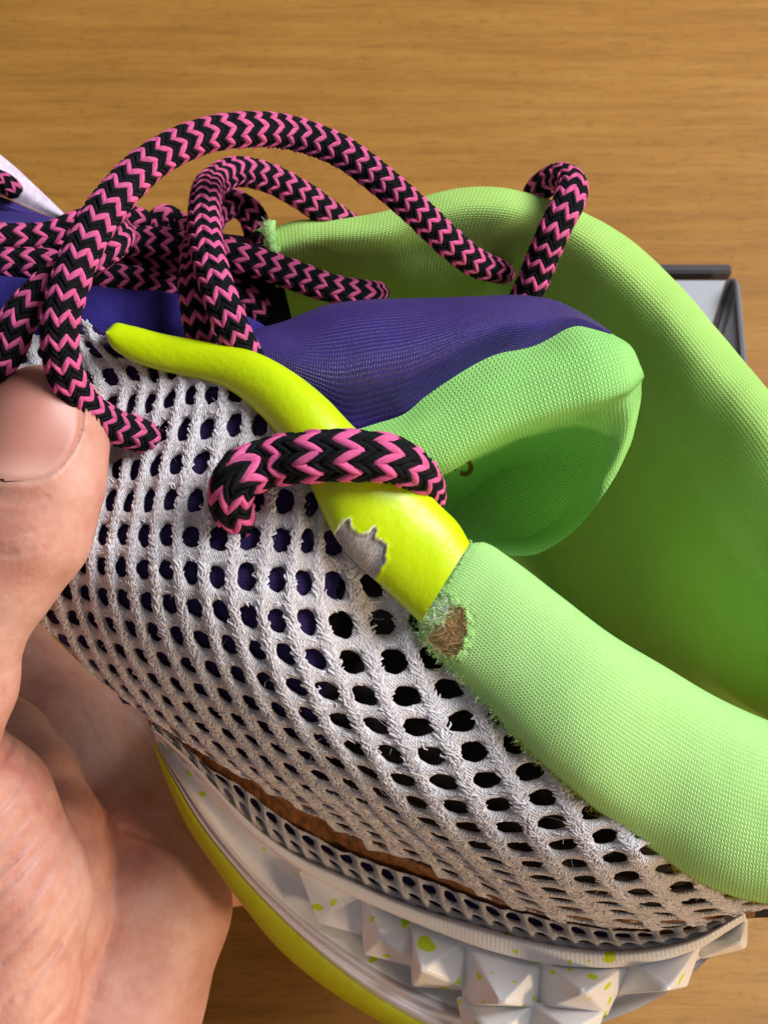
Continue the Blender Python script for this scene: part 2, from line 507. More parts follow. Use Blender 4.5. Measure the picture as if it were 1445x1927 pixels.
# -- white mesh: hole centres read off row by row; column -> (x, y)
H = {
 -7: {0: (175, 657), 1: (211, 662)},
 -6: {0: (209, 707), 1: (252, 700), 2: (291, 702)},
 -5: {1: (239+8, 758), 2: (281, 757), 3: (320, 749), 4: (358, 742), 5: (398, 740)},
 -4: {3: (306, 811), 4: (346, 809), 5: (389, 806), 6: (441, 796), 7: (488, 800)},
 -3: {1: (219, 882), 2: (254, 881), 3: (292, 875), 4: (331, 870), 5: (378, 871), 6: (432, 865)},
 -2: {1: (209, 942), 2: (242, 943), 3: (280, 942), 4: (319, 941), 5: (368, 941), 8: (537, 945), 9: (587, 948)},
 -1: {1: (195, 1004), 2: (231, 1005), 3: (271, 1008), 4: (312, 1007), 5: (360, 1010), 6: (411, 1012), 7: (471, 1012), 8: (530, 1016), 9: (578, 1019), 10: (624, 1023)},
 0: {0: (155, 1062), 1: (191, 1066), 2: (227, 1069), 3: (269, 1072), 4: (313, 1076), 5: (359, 1079), 6: (408, 1085), 7: (464, 1089), 8: (521, 1093), 9: (571, 1099), 10: (630, 1101), 11: (701, 1104)},
 1: {-1: (126, 1115), 0: (161, 1119), 1: (195, 1125), 2: (233, 1130), 3: (276, 1134), 4: (320, 1139), 5: (367, 1145), 6: (417, 1155), 7: (469, 1162), 8: (521, 1169), 9: (578, 1172), 10: (642, 1176), 11: (722, 1170)},
 2: {-2: (99, 1165), -1: (141, 1166), 0: (175, 1171), 1: (210, 1180), 2: (247, 1186), 3: (290, 1193), 4: (334, 1199), 5: (382, 1207), 6: (432, 1216), 7: (483, 1226), 8: (537, 1235), 9: (595, 1241), 10: (663, 1246), 11: (741, 1246), 12: (812, 1239)},
 3: {-2: (122, 1208), -1: (158, 1212), 0: (194, 1220), 1: (229, 1228), 2: (267, 1237), 3: (310, 1244), 4: (354, 1253), 5: (401, 1262), 6: (450, 1273), 7: (501, 1285), 8: (557, 1294), 9: (618, 1301), 10: (686, 1311), 11: (763, 1311), 12: (846, 1296)},
 4: {-2: (147, 1247), -1: (180, 1255), 0: (215, 1264), 1: (252, 1272), 2: (291, 1282), 3: (334, 1292), 4: (379, 1302), 5: (426, 1313), 6: (474, 1326), 7: (525, 1338), 8: (581, 1349), 9: (642, 1359), 10: (710, 1368), 11: (787, 1371), 12: (869, 1358)},
 5: {-1: (208, 1290), 0: (240, 1302), 1: (278, 1312), 2: (317, 1323), 3: (360, 1334), 4: (405, 1344), 5: (451, 1358), 6: (499, 1371), 7: (550, 1384), 8: (607, 1396), 9: (667, 1411), 10: (736, 1423), 11: (811, 1425), 12: (892, 1418), 13: (970, 1402)},
 6: {0: (268, 1337), 1: (304, 1348), 2: (342, 1359), 3: (384, 1374), 4: (431, 1384), 5: (477, 1397), 6: (525, 1413), 7: (579, 1425), 8: (636, 1440), 9: (694, 1457), 10: (760, 1472), 11: (836, 1475), 12: (916, 1470), 13: (997, 1453)},
 7: {1: (334, 1380), 2: (370, 1394), 3: (414, 1407), 4: (457, 1420), 5: (503, 1435), 6: (549, 1450), 7: (605, 1464), 8: (662, 1479), 9: (718, 1497), 10: (785, 1513), 11: (858, 1521), 12: (938, 1518), 13: (1020, 1505)},
 8: {3: (440, 1441), 4: (483, 1455), 5: (530, 1471), 6: (578, 1486), 7: (630, 1497), 8: (687, 1514), 9: (737, 1528), 10: (808, 1551), 11: (881, 1560), 12: (959, 1561), 13: (1039, 1551), 14: (1117, 1529)},
 9: {3: (460, 1456), 5: (550, 1488), 7: (652, 1516), 9: (760, 1553), 11: (904, 1595), 12: (980, 1598), 13: (1060, 1593), 14: (1139, 1577)},
 10: {5: (568, 1505), 7: (672, 1535), 9: (782, 1574), 11: (925, 1622), 12: (1004, 1630), 13: (1080, 1629), 14: (1160, 1618), 15: (1227, 1603)},
 11: {5: (580, 1522), 7: (690, 1553), 9: (802, 1592), 11: (945, 1645), 12: (1025, 1656), 13: (1104, 1659), 14: (1181, 1653), 15: (1260, 1637)},
 12: {7: (705, 1572), 9: (820, 1608), 11: (963, 1664), 12: (1042, 1679), 13: (1128, 1683), 14: (1205, 1682), 15: (1284, 1673), 16: (1360, 1655)},
 13: {7: (715, 1592), 9: (838, 1625), 11: (980, 1682), 12: (1058, 1696), 13: (1150, 1703), 14: (1228, 1706), 15: (1308, 1700), 16: (1392, 1684)},
 14: {9: (850, 1645), 11: (995, 1698), 12: (1073, 1712), 13: (1170, 1718), 14: (1250, 1722), 15: (1330, 1716), 16: (1430, 1700)},
 15: {11: (1007, 1716), 12: (1087, 1730), 13: (1185, 1736), 14: (1266, 1737), 15: (1346, 1728)},
}
cr, xy = [], []
for r_, row in H.items():
    for c_, p in row.items():
        cr.append((c_, r_)); xy.append(p)
cr = np.array(cr, float); xy = np.array(xy, float)

def tps_fit(x, y, lam=0.0):
    d = np.linalg.norm(x[:, None] - x[None], axis=2)
    K = np.where(d > 0, d * d * np.log(d + 1e-12), 0) + lam * np.eye(len(x))
    Pm = np.c_[np.ones(len(x)), x]
    A = np.block([[K, Pm], [Pm.T, np.zeros((3, 3))]])
    return np.linalg.solve(A, np.r_[y, np.zeros((3, y.shape[1]))])
def tps_eval(x, cf, q):
    out = np.zeros((len(q), cf.shape[1]))
    for s in range(0, len(q), 8192):
        qq = q[s:s + 8192]
        d = np.linalg.norm(qq[:, None] - x[None], axis=2)
        out[s:s + 8192] = np.where(d > 0, d * d * np.log(d + 1e-12), 0) @ cf[:-3] + np.c_[np.ones(len(qq)), qq] @ cf[-3:]
    return out

CF = tps_fit(cr, xy, 0.02)
C0, C1, Q0, Q1, SUB = -4, 18, -9, 17, 10
gc = np.arange((C1 - C0) * SUB + 1) / SUB + C0
gr = np.arange((Q1 - Q0) * SUB + 1) / SUB + Q0
GC, GR = np.meshgrid(gc, gr)                                  # [r, c]
GXY = tps_eval(cr, CF, np.stack([GC.ravel(), GR.ravel()], -1)).reshape(GC.shape + (2,))

# depth of the sheet: how much each cell is foreshortened gives its slope; integrate the slopes
cc = np.arange(C0, C1 + 1); rr = np.arange(Q0, Q1 + 1)
PXY = GXY[::SUB, ::SUB]
nR, nC = len(rr), len(cc)
near = np.array([[np.min(np.hypot(cr[:, 0] - c, cr[:, 1] - r)) for c in cc] for r in rr])
rowsA, rhs = [], []
idx = lambda i, j: i * nC + j
for i in range(nR):
    for j in range(nC):
        w = math.exp(-max(0, near[i, j] - 0.5) ** 2 / 1.5) + 0.02
        if i + 1 < nR:
            d = np.linalg.norm(PXY[i + 1, j] - PXY[i, j])
            g = -math.sqrt(max(0, 76 ** 2 - d * d)) * 0.72
            if rr[i] < 0: g = 6.0 * min(-rr[i], 4)
            rowsA.append([(idx(i + 1, j), w), (idx(i, j), -w)]); rhs.append(w * g)
        if j + 1 < nC:
            d = np.linalg.norm(PXY[i, j + 1] - PXY[i, j])
            g = math.sqrt(max(0, 60 ** 2 - d * d)) * 0.42 if cc[j] < 9 else 0.0
            if cc[j] >= 13: g = -25.0 * (cc[j] - 12)
            rowsA.append([(idx(i, j + 1), w * 0.8), (idx(i, j), -w * 0.8)]); rhs.append(w * 0.8 * g)
        # light smoothing
        if 0 < i < nR - 1:
            rowsA.append([(idx(i - 1, j), .5), (idx(i, j), -1.0), (idx(i + 1, j), .5)]); rhs.append(0)
        if 0 < j < nC - 1:
            rowsA.append([(idx(i, j - 1), .5), (idx(i, j), -1.0), (idx(i, j + 1), .5)]); rhs.append(0)
for (c, r, z) in [(11, 1, 0), (12, 3, 0), (13, 5, 0), (14, 8, -5), (15, 10, -25)]:
    rowsA.append([(idx(r - Q0, c - C0), 8.0)]); rhs.append(8.0 * z)
A = np.zeros((len(rowsA), nR * nC))
for k, e in enumerate(rowsA):
    for a, b in e: A[k, a] += b
ATA = A.T @ A + 1e-6 * np.eye(nR * nC)
ZG = np.linalg.solve(ATA, A.T @ np.array(rhs)).reshape(nR, nC)
def up1(a, n):
    """smooth upsampling along axis 0"""
    m = np.gradient(a, axis=0)
    out = []
    for i in range(len(a) - 1):
        for k in range(n):
            u = k / n
            out.append((2*u**3-3*u**2+1)*a[i] + (u**3-2*u**2+u)*m[i] + (-2*u**3+3*u**2)*a[i+1] + (u**3-u**2)*m[i+1])
    out.append(a[-1])
    return np.array(out)
GZ = up1(up1(ZG, SUB).T, SUB).T
GS = PA(np.concatenate([GXY, GZ[..., None]], -1))
du = np.gradient(GS, axis=1); dv = np.gradient(GS, axis=0)
GN = np.cross(dv, du); GN /= np.linalg.norm(GN, axis=-1, keepdims=True) + 1e-9
GN[GN[..., 2] < 0] *= -1
def bil(G, c, r):
    x = np.clip((c - C0) * SUB, 0, G.shape[1] - 1.001); y = np.clip((r - Q0) * SUB, 0, G.shape[0] - 1.001)
    i = y.astype(int); j = x.astype(int); fx = (x - j)[..., None]; fy = (y - i)[..., None]
    return (G[i, j]*(1-fx)*(1-fy) + G[i, j+1]*fx*(1-fy) + G[i+1, j]*(1-fx)*fy + G[i+1, j+1]*fx*fy)
_flat = GXY.reshape(-1, 2); _fz = GZ.ravel(); _ok = (np.array([[np.min(np.hypot(cr[:, 0] - c, cr[:, 1] - r)) for c in gc[::2]] for r in gr[::2]]) < 2.2)
_okf = np.repeat(np.repeat(_ok, 2, 0), 2, 1)[:GC.shape[0], :GC.shape[1]].ravel()
def meshz(px, py):
    """depth of the mesh sheet under a picture point"""
    d = np.hypot(_flat[:, 0] - px, _flat[:, 1] - py) + (~_okf) * 400
    k = np.argsort(d)[:6]
    w = 1 / (d[k] + 2)
    return float((w * _fz[k]).sum() / w.sum())

POLY = [(28, 588), (110, 590), (165, 606), (240, 656), (330, 690), (415, 714), (480, 758), (530, 812), (578, 880), (608, 945), (640, 1003), (690, 1055), (800, 1146), (850, 1200), (930, 1290), (1000, 1370),
        (1100, 1460), (1200, 1540), (1300, 1610), (1400, 1665), (1480, 1690), (1480, 1712), (1400, 1714), (1330, 1738), (1200, 1750), (1060, 1734), (900, 1687), (829, 1660), (732, 1618), (649, 1580), (608, 1545),
        (518, 1503), (455, 1465), (400, 1430), (340, 1392), (290, 1360), (200, 1290), (130, 1226), (68, 1156), (40, 1100), (0, 900), (0, 700)]
RMAX = {-4: 2, -3: 3, -2: 4, -1: 5, 0: 6, 1: 7, 2: 8, 3: 9, 4: 10, 5: 11, 6: 12, 7: 13, 8: 13, 9: 14}
RMIN = {8: -5, 9: -4, 10: -3, 11: -2, 12: -1, 13: 2, 14: 5, 15: 7, 16: 9, 17: 10}

def mesh_cells(cells, surf, nrm, hole=(0.335, 0.325), relief=8.0, seed=1):
    """one knitted mesh: every cell is a ring of thread round an open hole"""
    r = np.random.default_rng(seed)
    n = 8; NA = 4 * n
    t = np.arange(n) / n
    sq = np.concatenate([np.c_[t - .5, np.full(n, -.5)], np.c_[np.full(n, .5), t - .5], np.c_[.5 - t, np.full(n, .5)], np.c_[np.full(n, -.5), .5 - t]])
    ang = np.arctan2(sq[:, 1], sq[:, 0])
    rings = np.array([0, .18, .36, .54, .70, .84, .94, 1.0, 1.0, 0.97])
    V, F, UV = [], [], []
    base = 0
    for (c, rw) in cells:
        hx, hy = hole[0] * r.uniform(.92, 1.08), hole[1] * r.uniform(.92, 1.08)
        ph = r.uniform(0, 6.28, 4)
        wob = 1 + .05*np.sin(2*ang + ph[0]) + .045*np.sin(3*ang + ph[1]) + .035*np.sin(5*ang + ph[2]) + .02*np.sin(9*ang + ph[3])
        hp = np.c_[hx*np.cos(ang)*wob, hy*np.sin(ang)*wob] + r.normal(0, .015, 2)
        loc = sq[None]*(1-rings[:, None, None]) + hp[None]*rings[:, None, None]          # ring, angle, 2
        x, y = loc[..., 0], loc[..., 1]
        # rope along the file (x = +-0.5) stands up, the bridge between the holes lies lower
        rope = np.cos(np.pi*(np.abs(x) - .5))**2
        h = relief*(.30 + .70*rope)
        lip = np.clip(1 - (rings[:, None]/1.0)**3.2, 0, 1)
        h = (h + 5)*np.sqrt(lip + .004) - 5
        h[-2] -= 3; h[-1] -= 6
        cu, rv = c + x, rw + y
        V.append(np.stack([cu, rv, h], -1).reshape(-1, 3))
        UV.append(np.stack([cu, rv], -1).reshape(-1, 2))
        nr = len(rings)
        i = np.arange(nr*NA).reshape(nr, NA) + base
        F.append(np.stack([i[:-1], np.roll(i[:-1], -1, 1), np.roll(i[1:], -1, 1), i[1:]], -1).reshape(-1, 4))
        base += nr*NA
    V = np.concatenate(V); UV = np.concatenate(UV); F = np.concatenate(F)
    s = surf(V[:, 0], V[:, 1]); nn = nrm(V[:, 0], V[:, 1])
    return s + nn*V[:, 2:3]*(.35 + .65*nn[:, 2:3]), F, UV

cells = [(c, r) for r in range(Q0 + 1, Q1) for c in range(C0 + 1, C1) if RMIN.get(c, -9) <= r <= RMAX.get(c, 16)]
v, f, uv = mesh_cells(cells, lambda c, r: bil(GS, c, r), lambda c, r: bil(GN, c, r))
v = v + vnoise(v, 9, 3)[:, None]*np.array([0, 0, 1.6])
keep = inpoly(pix(v)[f].mean(1), POLY)
f = f[keep]
used = np.unique(f); mp_ = np.full(len(v), -1); mp_[used] = np.arange(len(used))
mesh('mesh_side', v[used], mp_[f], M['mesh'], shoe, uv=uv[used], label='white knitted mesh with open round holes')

# plied thread stitches laid along the ropes and across the bridges
def stitches(cells, seed=3):
    r = np.random.default_rng(seed)
    C, A_, Ln, Wd, Hh = [], [], [], [], []
    for (c, rw) in cells:
        for sx in (-.14, -.085, -.03, .03, .085, .14):
            n = 6
            y = rw - .5 + (np.arange(n) + .5)/n + r.normal(0, .03, n)
            x = np.full(n, c + .5 + sx) + r.normal(0, .018, n)
            C.append(np.c_[x, y]); A_.append(np.full(n, .42 if (sx < 0) else -.42) + r.normal(0, .14, n))
            Ln.append(r.uniform(.24, .36, n)); Wd.append(r.uniform(1.9, 2.8, n)); Hh.append(np.full(n, 7.6*(1 - 14*sx*sx)) + r.normal(0, .5, n))
        n = 9 if rw < 9 else 4                           # bridge: loose threads crossing
        y = rw + .5 + r.uniform(-.12, .12, n); x = c + r.uniform(-.34, .34, n)
        C.append(np.c_[x, y]); A_.append(r.normal(1.35, .45, n)); Ln.append(r.uniform(.20, .34, n)); Wd.append(r.uniform(1.5, 2.2, n)); Hh.append(np.full(n, 2.2) + r.normal(0, .5, n))
    C = np.concatenate(C); A_ = np.concatenate(A_); Ln = np.concatenate(Ln); Wd = np.concatenate(Wd); Hh = np.concatenate(Hh)
    k = len(C); n = 5
    t = np.linspace(-.5, .5, n)
    px_, py_ = np.sin(A_)*Ln, np.cos(A_)*Ln
    cu = C[:, 0:1] + px_[:, None]*t + .05*np.sin(t*6)[None]*r.normal(0, 1, (k, 1)); rv = C[:, 1:2] + py_[:, None]*t
    s = bil(GS, cu, rv); nn = bil(GN, cu, rv)
    tn = np.gradient(s, axis=1); tn /= np.linalg.norm(tn, axis=-1, keepdims=True) + 1e-9
    sd = np.cross(nn, tn)
    prof = np.sqrt(np.clip(1 - (2*t)**2*.92, 0, 1))
    hc = (Hh[:, None] + .8 - 3.0*(2*np.abs(t))[None]**3)[..., None]*(.35 + .65*nn[..., 2:3])
    w = (Wd[:, None]*prof[None])[..., None]*(.35 + .65*nn[..., 2:3])
    V = np.stack([s + nn*(hc - w*.3) - sd*w, s + nn*(hc + w*.45) - sd*w*.45, s + nn*(hc + w*.45) + sd*w*.45, s + nn*(hc - w*.3) + sd*w], 2)   # k,n,4,3
    fq = gridfaces(n, 4)
    F = (fq[None] + (np.arange(k)*n*4)[:, None, None])
    kp = inpoly(pix(s[:, n//2]), POLY) & np.array([RMIN.get(int(np.floor(a)), -9) <= b <= RMAX.get(int(np.ceil(a)), 16) + .4 for a, b in C])
    UVs = np.stack([np.broadcast_to((C[:, 0:1, None]*9 + A_[:, None, None]), (k, n, 4)), np.broadcast_to(C[:, 1:2, None]*7 + t[None, :, None]*.3, (k, n, 4))], -1)
    return V.reshape(-1, 3), F[kp].reshape(-1, 4), UVs.reshape(-1, 2)
v, f, uv = stitches(cells)
used = np.unique(f); mp_ = np.full(len(v), -1); mp_[used] = np.arange(len(used))
o = mesh('mesh_stitches', v[used], mp_[f], M['thread'], shoe, uv=uv[used])
o['kind'] = 'stuff'

# underlay seen through the holes: purple bootie towards the toe, a dark sheet painted as the shaded gap towards the heel
def underlay(name, off, mat, test):
    g = GS - GN*off
    i = gridfaces(*g.shape[:2])
    c = g.reshape(-1, 3)[i].mean(1)
    cq = np.stack([GC.ravel(), GR.ravel()], -1)[i].mean(1)
    k = inpoly(pix(c), POLY_U) & test(cq[:, 0], cq[:, 1]) & (cq[:, 1] < np.array([RMAX.get(int(round(a)), 16) for a in cq[:, 0]]) + 1.5)
    i = i[k]
    uvg = np.stack([GC.ravel()*60, GR.ravel()*70], -1)
    u = np.unique(i); q = np.full(len(cq)*2 + g.size, -1); q[u] = np.arange(len(u))
    return mesh(name, g.reshape(-1, 3)[u], q[i], mat, shoe, uv=uvg[u])
POLY_U = [(x, y + 26) if (y > 1340 and (x, y) in POLY[-22:]) else (x, y) for x, y in POLY]
bound = lambda c, r: c + 0.42*r
underlay('bootie_lining', 17, M['purple_under'], lambda c, r: bound(c, r) < 10.2)
underlay('inner_shade', 50, M['dark'], lambda c, r: bound(c, r) > 8.6)

# -- slit with a brown crinkled strip, and the strip of mesh below it
slit_up = [(270, 1345), (340, 1385), (400, 1424), (455, 1459), (518, 1497), (608, 1538), (649, 1573), (732, 1611), (829, 1653), (898, 1680), (1060, 1726), (1200, 1742), (1330, 1728), (1420, 1704)]
slit_lo = [(285, 1362), (345, 1405), (400, 1454), (445, 1478), (518, 1535), (580, 1572), (639, 1603), (718, 1634), (822, 1668), (895, 1697), (1060, 1740), (1200, 1756), (1330, 1738), (1420, 1710)]
rim_up = [(288, 1368), (342, 1412), (394, 1464), (432, 1504), (490, 1558), (560, 1604), (642, 1641), (711, 1674), (798, 1707), (895, 1736), (1040, 1773), (1180, 1784), (1310, 1760), (1400, 1712)]
def zc(pts, z):   # attach depths, z a list of the same length or spread evenly
    z = np.interp(np.linspace(0, 1, len(pts)), np.linspace(0, 1, len(z)), z)
    return [(p[0], p[1], zz) for p, zz in zip(pts, z)]
edge_z = [meshz(*p) for p in slit_up]
ez = np.array(edge_z)
ez = np.convolve(np.pad(ez, 2, 'edge'), np.ones(5)/5, 'valid')
zs_lo = ez - 60
zs_rim = ez - 85
g = loft([[(p[0], p[1] - 46, z - 46) for p, z in zip(slit_up, ez)], [(p[0], p[1] - 8, z - 24) for p, z in zip(slit_up, ez)],
          [((p[0]+q[0])/2, (p[1]+q[1])/2, (z+y)/2 - 34) for p, q, z, y in zip(slit_up, slit_lo, ez, zs_lo)],
          [(p[0], p[1] + 16, z - 30) for p, z in zip(slit_lo, zs_lo)]], 420, 40)
g = g + (vnoise(g, 34, 5)*6 + vnoise(g, 12, 6)*2)[..., None]*np.array([0, .5, 1])
grid('brown_strip', g, M['brown'], shoe, label='brown crinkled strip showing in the slit in the mesh')

st = loft([[(p[0], p[1] - 4, z) for p, z in zip(slit_lo, zs_lo)],
           [((p[0]+q[0])/2, (p[1]+q[1])/2, (z+y)/2 + 12) for p, q, z, y in zip(slit_lo, rim_up, zs_lo, zs_rim)],
           [(p[0], p[1] + 14, z - 8) for p, z in zip(rim_up, zs_rim)]], 400, 60)
sn = np.cross(np.gradient(st, axis=0), np.gradient(st, axis=1)); sn /= np.linalg.norm(sn, axis=-1, keepdims=True) + 1e-9
sn[sn[..., 2] < 0] *= -1
NST = 30
def bilS(G, c, r):
    x = np.clip((c + .5)/NST*399, 0, 398.99); y = np.clip((r + .5)/3*59, 0, 58.99)
    i = y.astype(int); j = x.astype(int); fx = (x - j)[..., None]; fy = (y - i)[..., None]
    return G[i, j]*(1-fx)*(1-fy) + G[i, j+1]*fx*(1-fy) + G[i+1, j]*(1-fx)*fy + G[i+1, j+1]*fx*fy
shear = lambda c, r: c + 0.5*r - 0.5
v, f, uv = mesh_cells([(c, r) for c in range(NST) for r in range(3)], lambda c, r: bilS(st, shear(c, r), r), lambda c, r: bilS(sn, shear(c, r), r), hole=(.33, .28), relief=8, seed=5)
wave = vnoise(np.c_[uv*np.array([1.0, .2]), np.zeros(len(uv))], .45, 9)*4*np.clip(.5 - uv[:, 1], 0, 1)
v[:, 1] += wave
mesh('mesh_strip', v, f, M['mesh'], shoe, uv=uv, label='narrow strip of white mesh along the midsole')
gl = st - sn*16
grid('strip_lining', gl, M['purple_under'], shoe)

# -- padded ridges: the yellow strap and the near collar share one builder
def ridge(upper, lower, zu, zl, hgt, nu, nv, ext=0.12, power=0.8, prof=None):
    U = spline(np.asarray(upper, float), nu); L = spline(np.asarray(lower, float), nu)
    x = np.linspace(0, 1, nu)
    zu = np.interp(x, np.linspace(0, 1, len(zu)), zu); zl = np.interp(x, np.linspace(0, 1, len(zl)), zl)
    hg = np.interp(x, np.linspace(0, 1, len(hgt)), hgt)
    kk = np.hanning(nu//5); kk /= kk.sum()
    sm = lambda q: np.convolve(np.pad(q, len(kk)//2, 'edge'), kk, 'same')[len(kk)//2:len(kk)//2 + nu]
    zu, zl, hg = sm(zu), sm(zl), sm(hg)
    t = np.linspace(-ext, 1 + ext, nv)
    a = (1 - np.cos(np.pi*t))/2
    s = np.sin(np.pi*t)
    z = np.sign(s)*np.abs(s)**power
    z = np.where(z < 0, z*1.5, z)
    out = np.zeros((nv, nu, 3))
    out[..., :2] = U[None]*(1 - a)[:, None, None] + L[None]*a[:, None, None]
    out[..., 2] = zu[None]*(1 - t.clip(0, 1))[:, None] + zl[None]*t.clip(0, 1)[:, None] + z[:, None]*hg[None]
    if prof is not None:
        mid = (U + L)/2
        sc = np.interp(x, prof[0], prof[1])[None, :, None]
        out[..., :2] = mid[None] + (out[..., :2] - mid[None])*sc
        out[..., 2] = out[..., 2]*sc[..., 0] + (1 - sc[..., 0])*((zu + zl)/2)[None]
    return out

s_up = [(200, 622), (216, 608), (245, 612), (300, 626), (400, 645), (480, 662), (555, 702), (615, 750), (665, 802), (720, 850), (775, 895), (825, 948), (862, 985), (884, 1022)]
s_lo = [(199, 628), (208, 650), (236, 672), (290, 694), (350, 708), (420, 728), (480, 772), (530, 828), (575, 895), (602, 955), (630, 1010), (670, 1060), (720, 1105), (790, 1172)]
su_z = [meshz(x, y + 30) for x, y in s_up]; sl_z = [meshz(x, y) for x, y in s_lo]
print('strap z', [round(a) for a in sl_z])
su_z = np.convolve(np.pad(su_z, 2, 'edge'), np.ones(5)/5, 'valid') + 20
sl_z = np.convolve(np.pad(sl_z, 2, 'edge'), np.ones(5)/5, 'valid') + 36
g = ridge(s_up, s_lo, su_z, sl_z, [22, 30, 34, 44, 52, 58, 62, 62, 60, 58], 360, 84)
PATCH = np.array([(230, 330), (265, 265), (300, 230), (345, 212), (360, 290), (420, 340), (500, 350), (530, 310), (550, 285), (585, 300), (568, 370), (620, 410), (668, 430), (650, 520), (665, 550),
                  (620, 610), (590, 690), (560, 735), (480, 720), (400, 690), (340, 600), (290, 520), (240, 440)])/4.516 + np.array([580, 930])
pq = g[..., :2] + 2.2*np.stack([vnoise(g, 7, 1), vnoise(g, 7, 2)], -1)
ins = inpoly(pq, PATCH); dd = polydist(pq, PATCH)
g3 = g.copy()
g3[..., 2] += np.where(ins, -np.minimum(dd*1.3, 4.0), 1.8*np.exp(-(dd/5)**2))
# soft creases of the leather where it bends
g3[..., 2] += 1.0*vnoise(g*np.array([1, .45, 1]), 34, 8)*np.clip((g[..., 0] - 560)/200, 0, 1) + .3*vnoise(g, 9, 12)
fc = gridfaces(84, 360)
im = ins.ravel()[fc].mean(1) > .5
rimm = (~im) & (dd.ravel()[fc].mean(1) < 3.4 + 2*vnoise(g.reshape(-1, 3)[fc].mean(1), 14, 4)) & (g.reshape(-1, 3)[fc].mean(1)[:, 1] < 1075)
gw = PA(g3)
mesh('strap', gw.reshape(-1, 3), fc, [M['strap'], M['backing'], M['film']], shoe, uv=griduv(gw), mi=im*1 + rimm*2,
     label='neon yellow leather strap, its coating peeled off near the end')

c_up = [(884, 1016), (915, 1022), (960, 1050), (1050, 1118), (1150, 1194), (1250, 1254), (1350, 1313), (1445, 1356), (1560, 1395)]
c_lo = [(778, 1176), (800, 1212), (850, 1262), (905, 1316), (975, 1394), (1060, 1474), (1140, 1540), (1230, 1604), (1320, 1664), (1400, 1694), (1460, 1704), (1560, 1690)]
cl_z = [meshz(x, y) for x, y in c_lo]
print('collar z', [round(a) for a in cl_z])
cl_z = np.convolve(np.pad(cl_z, 2, 'edge'), np.ones(5)/5, 'valid')
cl_z = np.maximum(cl_z, -90)
cu_z = np.interp(np.linspace(0, 1, 9), [0, .4, 1], [-10, -20, -110])
g = ridge(c_up, c_lo, cu_z, cl_z, [58, 74, 96, 110, 120, 120], 420, 130, ext=0.2, power=.75, prof=([0, .012, .03, 1], [.86, .95, 1, 1]))
FO = np.array([(1000, 1180), (1060, 1130), (1150, 1080), (1180, 1000), (1215, 965), (1280, 930), (1330, 980), (1350, 1080), (1340, 1200), (1310, 1310), (1250, 1370), (1180, 1390), (1090, 1340), (1020, 1260)])/4.516 + np.array([580, 930])
TH = np.array([(905, 950), (980, 900), (1100, 830), (1190, 840), (1230, 930), (1150, 1080), (1060, 1130), (1000, 1180), (960, 1160), (900, 1060)])/4.516 + np.array([580, 930])
pq = g[..., :2] + 3*np.stack([vnoise(g, 8, 1), vnoise(g, 8, 2)], -1)
ins = inpoly(pq, FO); dd = polydist(pq, FO); ins2 = inpoly(pq, TH); d2 = polydist(pq, TH)
g3 = g.copy()
g3[..., 2] += np.where(ins, -np.minimum(dd*1.0, 6.0), 2.0*np.exp(-(dd/7)**2)) + np.where(ins2, -np.minimum(d2*.5, 4), 0)
g3[..., 2] += np.where(ins2 | (dd < 14), 2.6*vnoise(g, 6, 4), 0) + 1.5*vnoise(g, 60, 5)
fc = gridfaces(130, 420)
im = ins.ravel()[fc].mean(1) > .5
gw = PA(g3)
uvc = griduv(gw); vseam = uvc.reshape(130, 420, 2)[int(130*(1.2/1.4)), 0, 1]
M['green_soiled'] = knit_mat('green_collar_knit', (188, 234, 150), (164, 222, 122), 6.4, 7.6, 1.4, lean=0.55, soil=(vseam - 34, vseam + 6))
mesh('collar_padding', gw.reshape(-1, 3), fc, [M['green_soiled'], M['foam'], M['fuzz']], shoe, uv=griduv(gw), mi=np.where(im, 1, np.where(ins2.ravel()[fc].mean(1) > .5, 2, 0)),
     label='padded lime green collar with a worn brown hole at its end')
COLG = g3

# inner face of the near collar, running down into the shoe
rows = [[(x, y + 4, z - 26) for (x, y), z in zip(c_up, cu_z)],
        [(x - 4, y + 40, z - 150) for (x, y), z in zip(c_up, cu_z)],
        [(x - 10, y + 110, z - 420) for (x, y), z in zip(c_up, cu_z)]]
grid('collar_inner_face', loft(rows, 160, 50), M['green_in'], shoe)

# heel end closing the collar beyond the picture's right edge
hl = loft([[(1540, 1698, -110), (1700, 1660, -230), (1790, 1500, -330), (1770, 1330, -400)],
           [(1542, 1560, 10), (1690, 1540, -90), (1770, 1430, -210), (1750, 1310, -300)],
           [(1545, 1440, -20), (1640, 1440, -70), (1710, 1390, -140), (1710, 1295, -200)],
           [(1545, 1394, -100), (1605, 1390, -120), (1655, 1360, -150), (1655, 1285, -190)],
           [(1540, 1420, -260), (1570, 1400, -310), (1590, 1360, -340), (1585, 1280, -330)],
           [(1530, 1480, -500), (1560, 1450, -560), (1570, 1380, -580), (1560, 1300, -560)]], 80, 90)
grid('heel_collar', hl, M['green'], shoe)

